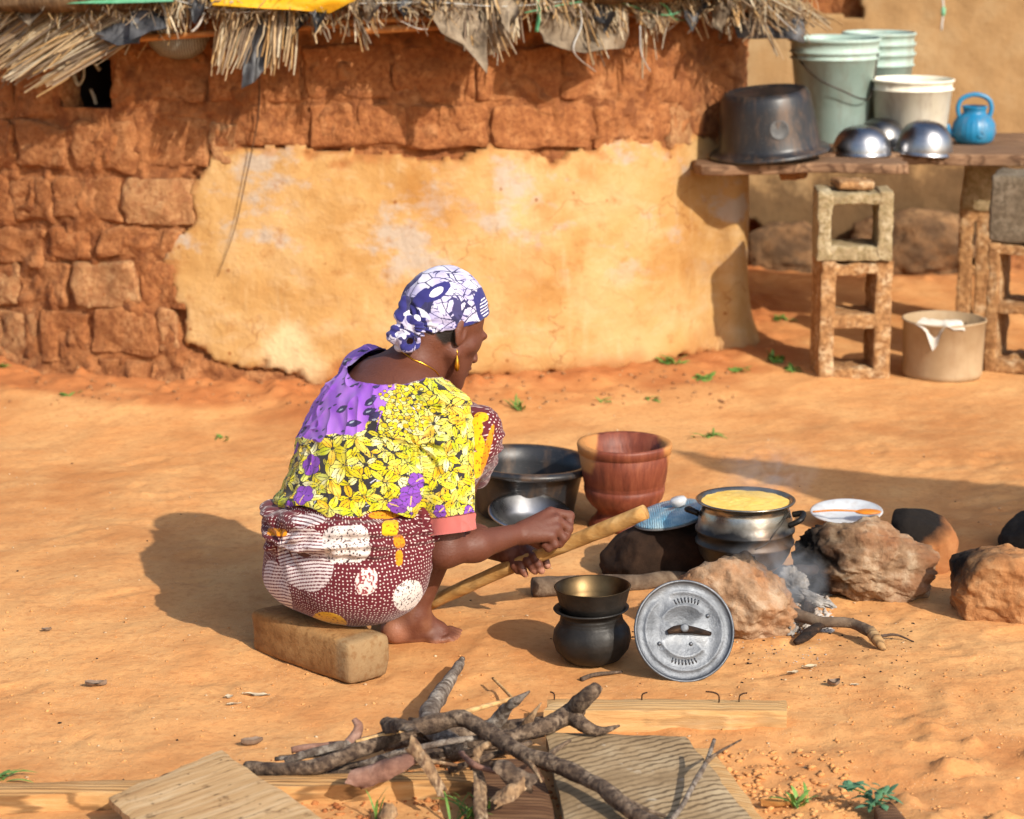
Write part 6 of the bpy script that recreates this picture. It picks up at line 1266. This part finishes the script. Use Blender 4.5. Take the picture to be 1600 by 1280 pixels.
br('under_branch', 'brown branch low at the back of the pile beside the grey branch', [(600, 1168, .02), (700, 1148, .02), (780, 1134, .02), (860, 1124, .02)], (9, 10, 9, 8), M_BR1, sd_=18)
# bark pieces: curled shells
def bark(name, lb, p0, p1, r, arc, mat, seed, inner=None):
    a = G(*p0); b_ = G(*p1); ax = b_-a; L = np.linalg.norm(ax); z = unit(ax); x = unit(np.cross(z, UPW)); y = np.cross(x, z); n, m = 18, 12; V = []
    for i in range(n+1):
        for j in range(m+1):
            f_, g_ = i/n, j/m; an = (g_-.5)*arc+.5*sin(f_*3+seed); rr = r*(1+.4*noise(np.array([f_*4, g_*3, seed*1.]))+.15*noise(np.array([f_*14, g_*9, seed*1.])))*(1-.5*abs(f_-.45)); e = .16*L*noise(np.array([g_*9+seed, 0, 0])) if i in (0, n) else 0
            V.append(a+ax*f_+z*e+x*sin(an)*rr+y*cos(an)*rr)
    V = np.array(V); Fq = grid(n+1, m+1); N = vnormals(V, Fq); k = len(V); F = np.concatenate([Fq, Fq[:, ::-1]+k]); return single(name, (np.concatenate([V, V-N*.004]), F), mat, lb, 'bark', 'bark pieces on the wood pile')
bark('bark_piece', 'pinkish curled bark piece at the front of the wood pile', (556, 1222, .06), (660, 1186, .10), .019, 3.4, M_BR3, 1)
bark('bark_piece', 'dark curled bark flap on top of the arching branch', (612, 1140, .10), (650, 1152, .13), .020, 3.0, M_BR1, 2)
bark('bark_piece', 'pale rotten wood piece standing at the front of the pile', (640, 1166, .12), (690, 1244, .05), .016, 2.6, M_BR4, 3)
bark('bark_piece', 'pale papery bark strip on the short dark board', (742, 1200, .07), (756, 1290, .045), .012, 2.0, M_BR4, 4)
bark('bark_piece', 'twisted brown bark scrap on the short dark board', (770, 1200, .10), (832, 1226, .075), .017, 3.6, M_BR1, 5)
bark('bark_piece', 'curled tan bark scrap below the twisted scrap', (774, 1262, .05), (822, 1226, .075), .016, 2.2, M_BR4, 6)
bark('bark_piece', 'small pale bark chip at the bottom edge under the beam', (600, 1300, .0), (610, 1262, .03), .012, 3.4, M_BR4, 7)
bark('bark_piece', 'small splintered bark chip on the crooked branch bend', (742, 1182, .09), (765, 1166, .11), .010, 3.2, M_BR4, 8)
# ================================================================== small ground things
M_LEAF = simple('weed_green', [(.3, (84, 124, 48)), (.6, (126, 166, 76)), (.8, (160, 190, 106))], 30, .6, .2, 60, .002, spec=.35)
M_LEAFB = simple('weed_blue_green', [(.3, (62, 104, 74)), (.6, (98, 144, 104)), (.8, (140, 176, 140))], 30, .6, .2, 60, .002, spec=.35)
def blade(base, dirn, L, w, droop, n=6):
    d = np.asarray(dirn, float); side = unit(np.cross(d, UPW)+1e-6); V = []
    for i in range(n+1):
        f_ = i/n; c = base+d*L*f_-UPW*droop*L*f_*f_; ww = w*sin(pi*min(.12+.88*f_, 1))**.7*(1-f_*.3)+.0002; V += [c-side*ww, c+UPW*ww*.35, c+side*ww]
    F = []
    for i in range(n):
        for k in (0, 1): F.append((i*3+k, i*3+k+1, (i+1)*3+k+1, (i+1)*3+k))
    return np.array(V), F
def weed(lb, u, v, nleaf, L, w, up, mat, seed, spread=.01, name='weed', droop=.35):
    r = np.random.default_rng(seed); p = GG(u, v); o = thing(name, lb, 'weed', p, 'weeds in the yard')
    for i in range(nleaf):
        a = r.uniform(0, 2*pi); e = r.uniform(*up); d = np.array([cos(a)*cos(e), sin(a)*cos(e), sin(e)]); b0 = p+np.array([r.normal()*spread, r.normal()*spread, 0]); part('leaf', blade(b0, d, L*r.uniform(.6, 1.2), w*r.uniform(.7, 1.2), droop), mat, o)
wl = [((1052, 584), 14, .05, .010, (.2, 1.1), 'leafy weed at the wall foot, leftmost of the green row'), ((1100, 600), 16, .05, .011, (.1, .9), 'low leafy weed in the middle of the green row by the wall'), ((1152, 588), 12, .045, .010, (.2, 1.), 'small round weed between the wall corner and the block'), ((1210, 574), 14, .055, .010, (.3, 1.2), 'taller weed in the shade at the wall corner'),
      ((1238, 584), 9, .045, .009, (.2, 1.), 'sparse weed beside the tall hollow block'), ((1222, 512), 9, .05, .012, (.2, 1.), 'weed growing behind the hut corner'), ((1106, 682), 16, .06, .004, (.1, .7), 'flat grass tuft in the open yard behind the cooking pot'), ((812, 642), 14, .065, .004, (.6, 1.4), 'thin grass tuft by the wall near her knee'),
      ((28, 576), 6, .035, .008, (.3, 1.), 'tiny weed at the foot of the left bricks'), ((5, 600), 6, .035, .007, (.3, 1.), 'tiny weed at the left edge of the picture'), ((350, 684), 5, .03, .007, (.4, 1.), 'single green sprout in front of the brick wall'), ((110, 628), 6, .035, .006, (.2, .8), 'yellowish sprout in front of the left bricks'), ((948, 632), 6, .04, .005, (.2, .8), 'dry weed between the mortar and the wall'), ((1018, 628), 6, .045, .005, (.2, .8), 'dry weed right of the mortar near the wall')]
for i, ((u, v), n, L, w, up, lb) in enumerate(wl): weed(lb, u, v, n, L, w, up, M_LEAF, 200+i, .014)
weed('wide tuft of grass blades at the left edge near the beam', -6, 1222, 16, .11, .0035, (.1, .8), M_LEAF, 230, .015, 'grass_tuft')
weed('grass tuft growing between the beam and the short board', 735, 1285, 22, .10, .003, (.4, 1.3), M_LEAF, 231, .02, 'grass_tuft')
weed('thin green shoot in front of the pink bark', 585, 1290, 4, .10, .0025, (1.1, 1.5), M_LEAF, 233, .004, 'grass_tuft')
weed('pale green sprout with upright blades near the bottom right', 1246, 1266, 10, .075, .0045, (.5, 1.4), M_LEAF, 232, .008, 'grass_tuft')
# blue-green weed with compound leaves at the bottom right
r = np.random.default_rng(8); p = GG(1372, 1262); o = thing('leafy_weed', 'blue-green leafy weed leaning left at the bottom right', 'weed', p, 'weeds in the yard')
for k, (u, v, z) in enumerate(((1338, 1226, .05), (1328, 1232, .045), (1352, 1245, .035), (1372, 1238, .05), (1384, 1246, .04), (1364, 1256, .025))):
    e = G(u, v, z); part('stem', tube(spline([p, (p+e)/2+np.array([0, 0, .01]), e], 5), [.0018, .001], 5), M_LEAF, o)
    for i in range(7): a = r.uniform(0, 6.28); el = r.uniform(-.1, .9); part('leaf', blade(e+np.array([r.normal(), r.normal(), r.normal()])*.004, np.array([cos(a)*cos(el), sin(a)*cos(el), sin(el)]), r.uniform(.022, .036), r.uniform(.0055, .008), .3), M_LEAFB, o)
# scraps, dry leaves, chips
M_DRYL = simple('dry_leaf', [(.3, (120, 96, 80)), (.6, (164, 142, 122)), (.8, (190, 172, 154))], 30, .85, .4, 60, .003); M_CHIP = plast('pale_wood_chip', (214, 186, 144), (236, 216, 184), .8); M_TANL = simple('tan_dry_leaf', [(.3, (180, 120, 60)), (.7, (216, 164, 96))], 30, .8, .4, 60, .003)
def scrap(name, lb, u, v, L, w, rot, mat, seed, curl=.25, cat='leaf', group=None):
    p = GG(u, v, .003); n, m = 8, 6; V = []; r = radians(rot)
    for i in range(n+1):
        for j in range(m+1):
            f_, g_ = i/n-.5, (j/m-.5); ww = w*cos(pi*f_)**.6*(1+.3*noise(np.array([f_*6, g_, seed*1.]))); x, y = f_*L, g_*ww*2*.5; z = curl*(w*.5)*((g_*2)**2+.6*(f_*2)**2)+.15*w*noise(np.array([f_*4+seed, g_*4, 1.]))
            V.append(p+np.array([x*cos(r)-y*sin(r), x*sin(r)+y*cos(r), max(z, 0)]))
    V = np.array(V); Fq = grid(n+1, m+1); N = vnormals(V, Fq); N = N if N[:, 2].mean() > 0 else -N; single(name, (np.concatenate([V, V+N*.0018]), np.concatenate([Fq, Fq[:, ::-1]+len(V)])), mat, lb, cat, group)
scrap('dry_leaf', 'grey curled dry leaf on bare ground at left', 150, 1072, .045, .022, 8, M_DRYL, 1, .5)
scrap('dry_leaf', 'small dark dry leaf above the grey curled leaf', 73, 989, .022, .012, 20, M_DRYL, 2, .6)
scrap('dry_leaf', 'pinkish dry leaf beside the plywood board', 394, 1164, .045, .024, 25, M_DRYL, 3, .7)
scrap('dry_leaf', 'tan dry leaf beside the pale sprout at bottom right', 1225, 1262, .09, .028, 14, M_TANL, 4, .6)
scrap('bark_flake', 'pale straw flake on the ground below the seat brick', 400, 1084, .060, .014, -10, M_CHIP, 5, .2, 'chip')
scrap('bark_flake', 'small pale flake left of the straw flake', 358, 1088, .022, .014, 30, M_CHIP, 6, .2, 'chip')
scrap('bark_flake', 'thin pale sliver below the straw flake', 366, 1102, .03, .006, 15, M_CHIP, 7, .2, 'chip')
scrap('wood_chip', 'flat white chip on the ground right of the lid', 1238, 1062, .026, .016, 15, M_CHIP, 8, .3, 'chip'); scrap('wood_chip', 'white chip with crumbs, just right of the flat chip', 1264, 1052, .034, .016, 12, M_CHIP, 9, .5, 'chip'); scrap('wood_chip', 'small grey chip below the two white chips', 1302, 1082, .026, .02, 0, M_DRYL, 10, .9, 'chip')
scrap('wood_chip', 'thin pale sliver right of the grey chip', 1335, 1080, .02, .006, 10, M_CHIP, 11, .2, 'chip')
# loose crumbs of soil and pebbles: too many to count
def crumbs(n, reg, size, mat, seed, name):
    r = np.random.default_rng(seed); V0, F0 = ico(1); Vs_, Fs_ = [], []; k = 0
    for _ in range(n):
        u, v = r.uniform(reg[0], reg[2]), r.uniform(reg[1], reg[3]); p = GG(u, v); s_ = size*r.uniform(.4, 1.6)**1.6; Vq = V0*(1+.35*r.normal(size=(len(V0), 1)))*s_*np.array([1, 1, .65]); Vs_.append(Vq+p+np.array([0, 0, s_*.2])); Fs_.append(np.array(F0)+k); k += len(V0)
    single(name, (np.concatenate(Vs_), np.concatenate(Fs_)), mat, None, None, kind='stuff')
M_SOIL = simple('soil_crumb', [(.3, (160, 90, 46)), (.6, (196, 128, 74)), (.8, (214, 156, 104))], 20, .95, .4, 90, .003); M_PEB = simple('pale_pebble', [(.3, (190, 150, 110)), (.6, (220, 190, 150)), (.8, (236, 214, 184))], 20, .9, .3, 90, .003)
crumbs(500, (1130, 1010, 1620, 1290), .0018, M_EARTH, 1, 'soil_crumbs'); crumbs(380, (-20, 592, 1150, 640), .0042, M_BRK[1], 2, 'soil_crumbs'); crumbs(350, (-20, 640, 1620, 1290), .0018, M_PEB, 3, 'pebbles'); crumbs(350, (1100, 1180, 1330, 1290), .004, M_EARTH, 4, 'soil_crumbs'); crumbs(350, (420, 1190, 900, 1290), .004, M_SOIL, 5, 'soil_crumbs'); crumbs(500, (-20, 950, 800, 1230), .0018, M_EARTH, 6, 'soil_crumbs')
M_ASH = simple('wood_ash', [(.3, (150, 120, 98)), (.5, (190, 176, 162)), (.72, (222, 214, 206))], 20, .97, .5, 60, .008)
crumbs(900, (1206, 925, 1300, 992), .0034, M_ASH, 7, 'ash_crumbs'); crumbs(220, (1150, 960, 1290, 1040), .0012, M_ASH, 8, 'ash_crumbs')
crumbs(160, (980, 960, 1440, 1080), .0017, M_CHAR, 9, 'charcoal_crumbs'); crumbs(90, (-20, 700, 1600, 1280), .0016, M_CHAR, 10, 'charcoal_crumbs')
# smoke rising from the fire and steam over the pot: thin real volume
def smoke(name, c, r, dens, seed, col=(.80, .84, .92)):
    m_ = bpy.data.materials.new(name); m_.use_nodes = True; t_ = m_.node_tree; t_.nodes.remove(t_.nodes['Principled BSDF']); pv_ = t_.nodes.new('ShaderNodeVolumePrincipled'); pv_.inputs['Color'].default_value = col+(1,); pv_.inputs['Anisotropy'].default_value = .2
    tc = t_.nodes.new('ShaderNodeTexCoord'); ns_ = t_.nodes.new('ShaderNodeTexNoise'); ns_.inputs['Scale'].default_value = 14; ns_.inputs['Detail'].default_value = 3; ns_.inputs['Distortion'].default_value = 1.2; t_.links.new(tc.outputs['Object'], ns_.inputs['Vector'])
    ln_ = t_.nodes.new('ShaderNodeVectorMath'); ln_.operation = 'DIVIDE'; ln_.inputs[1].default_value = tuple(r); t_.links.new(tc.outputs['Object'], ln_.inputs[0]); le = t_.nodes.new('ShaderNodeVectorMath'); le.operation = 'LENGTH'; t_.links.new(ln_.outputs[0], le.inputs[0])
    mr = t_.nodes.new('ShaderNodeMapRange'); mr.inputs[1].default_value = .15; mr.inputs[2].default_value = .95; mr.inputs[3].default_value = 1; mr.inputs[4].default_value = 0; t_.links.new(le.outputs['Value'], mr.inputs[0])
    rp_ = t_.nodes.new('ShaderNodeMapRange'); rp_.inputs[1].default_value = .42; rp_.inputs[2].default_value = .66; rp_.inputs[3].default_value = 0; rp_.inputs[4].default_value = dens; t_.links.new(ns_.outputs[0], rp_.inputs[0]); mu = t_.nodes.new('ShaderNodeMath'); mu.operation = 'MULTIPLY'; t_.links.new(mr.outputs[0], mu.inputs[0]); t_.links.new(rp_.outputs[0], mu.inputs[1]); t_.links.new(mu.outputs[0], pv_.inputs['Density']); t_.links.new(pv_.outputs[0], t_.nodes['Material Output'].inputs['Volume'])
    V, F = ico(3); o = single(name, (V*np.asarray(r)*1.0+c, F), m_, None, None, kind='stuff', loc=c); return o
smoke('smoke', P(1206, 912, 5.16), np.array([.14, .10, .12]), 22., 1, (.97, .98, 1.)); smoke('steam', P(1200, 738, 5.5), np.array([.14, .09, .10]), 6., 2, (.97, .97, .98))
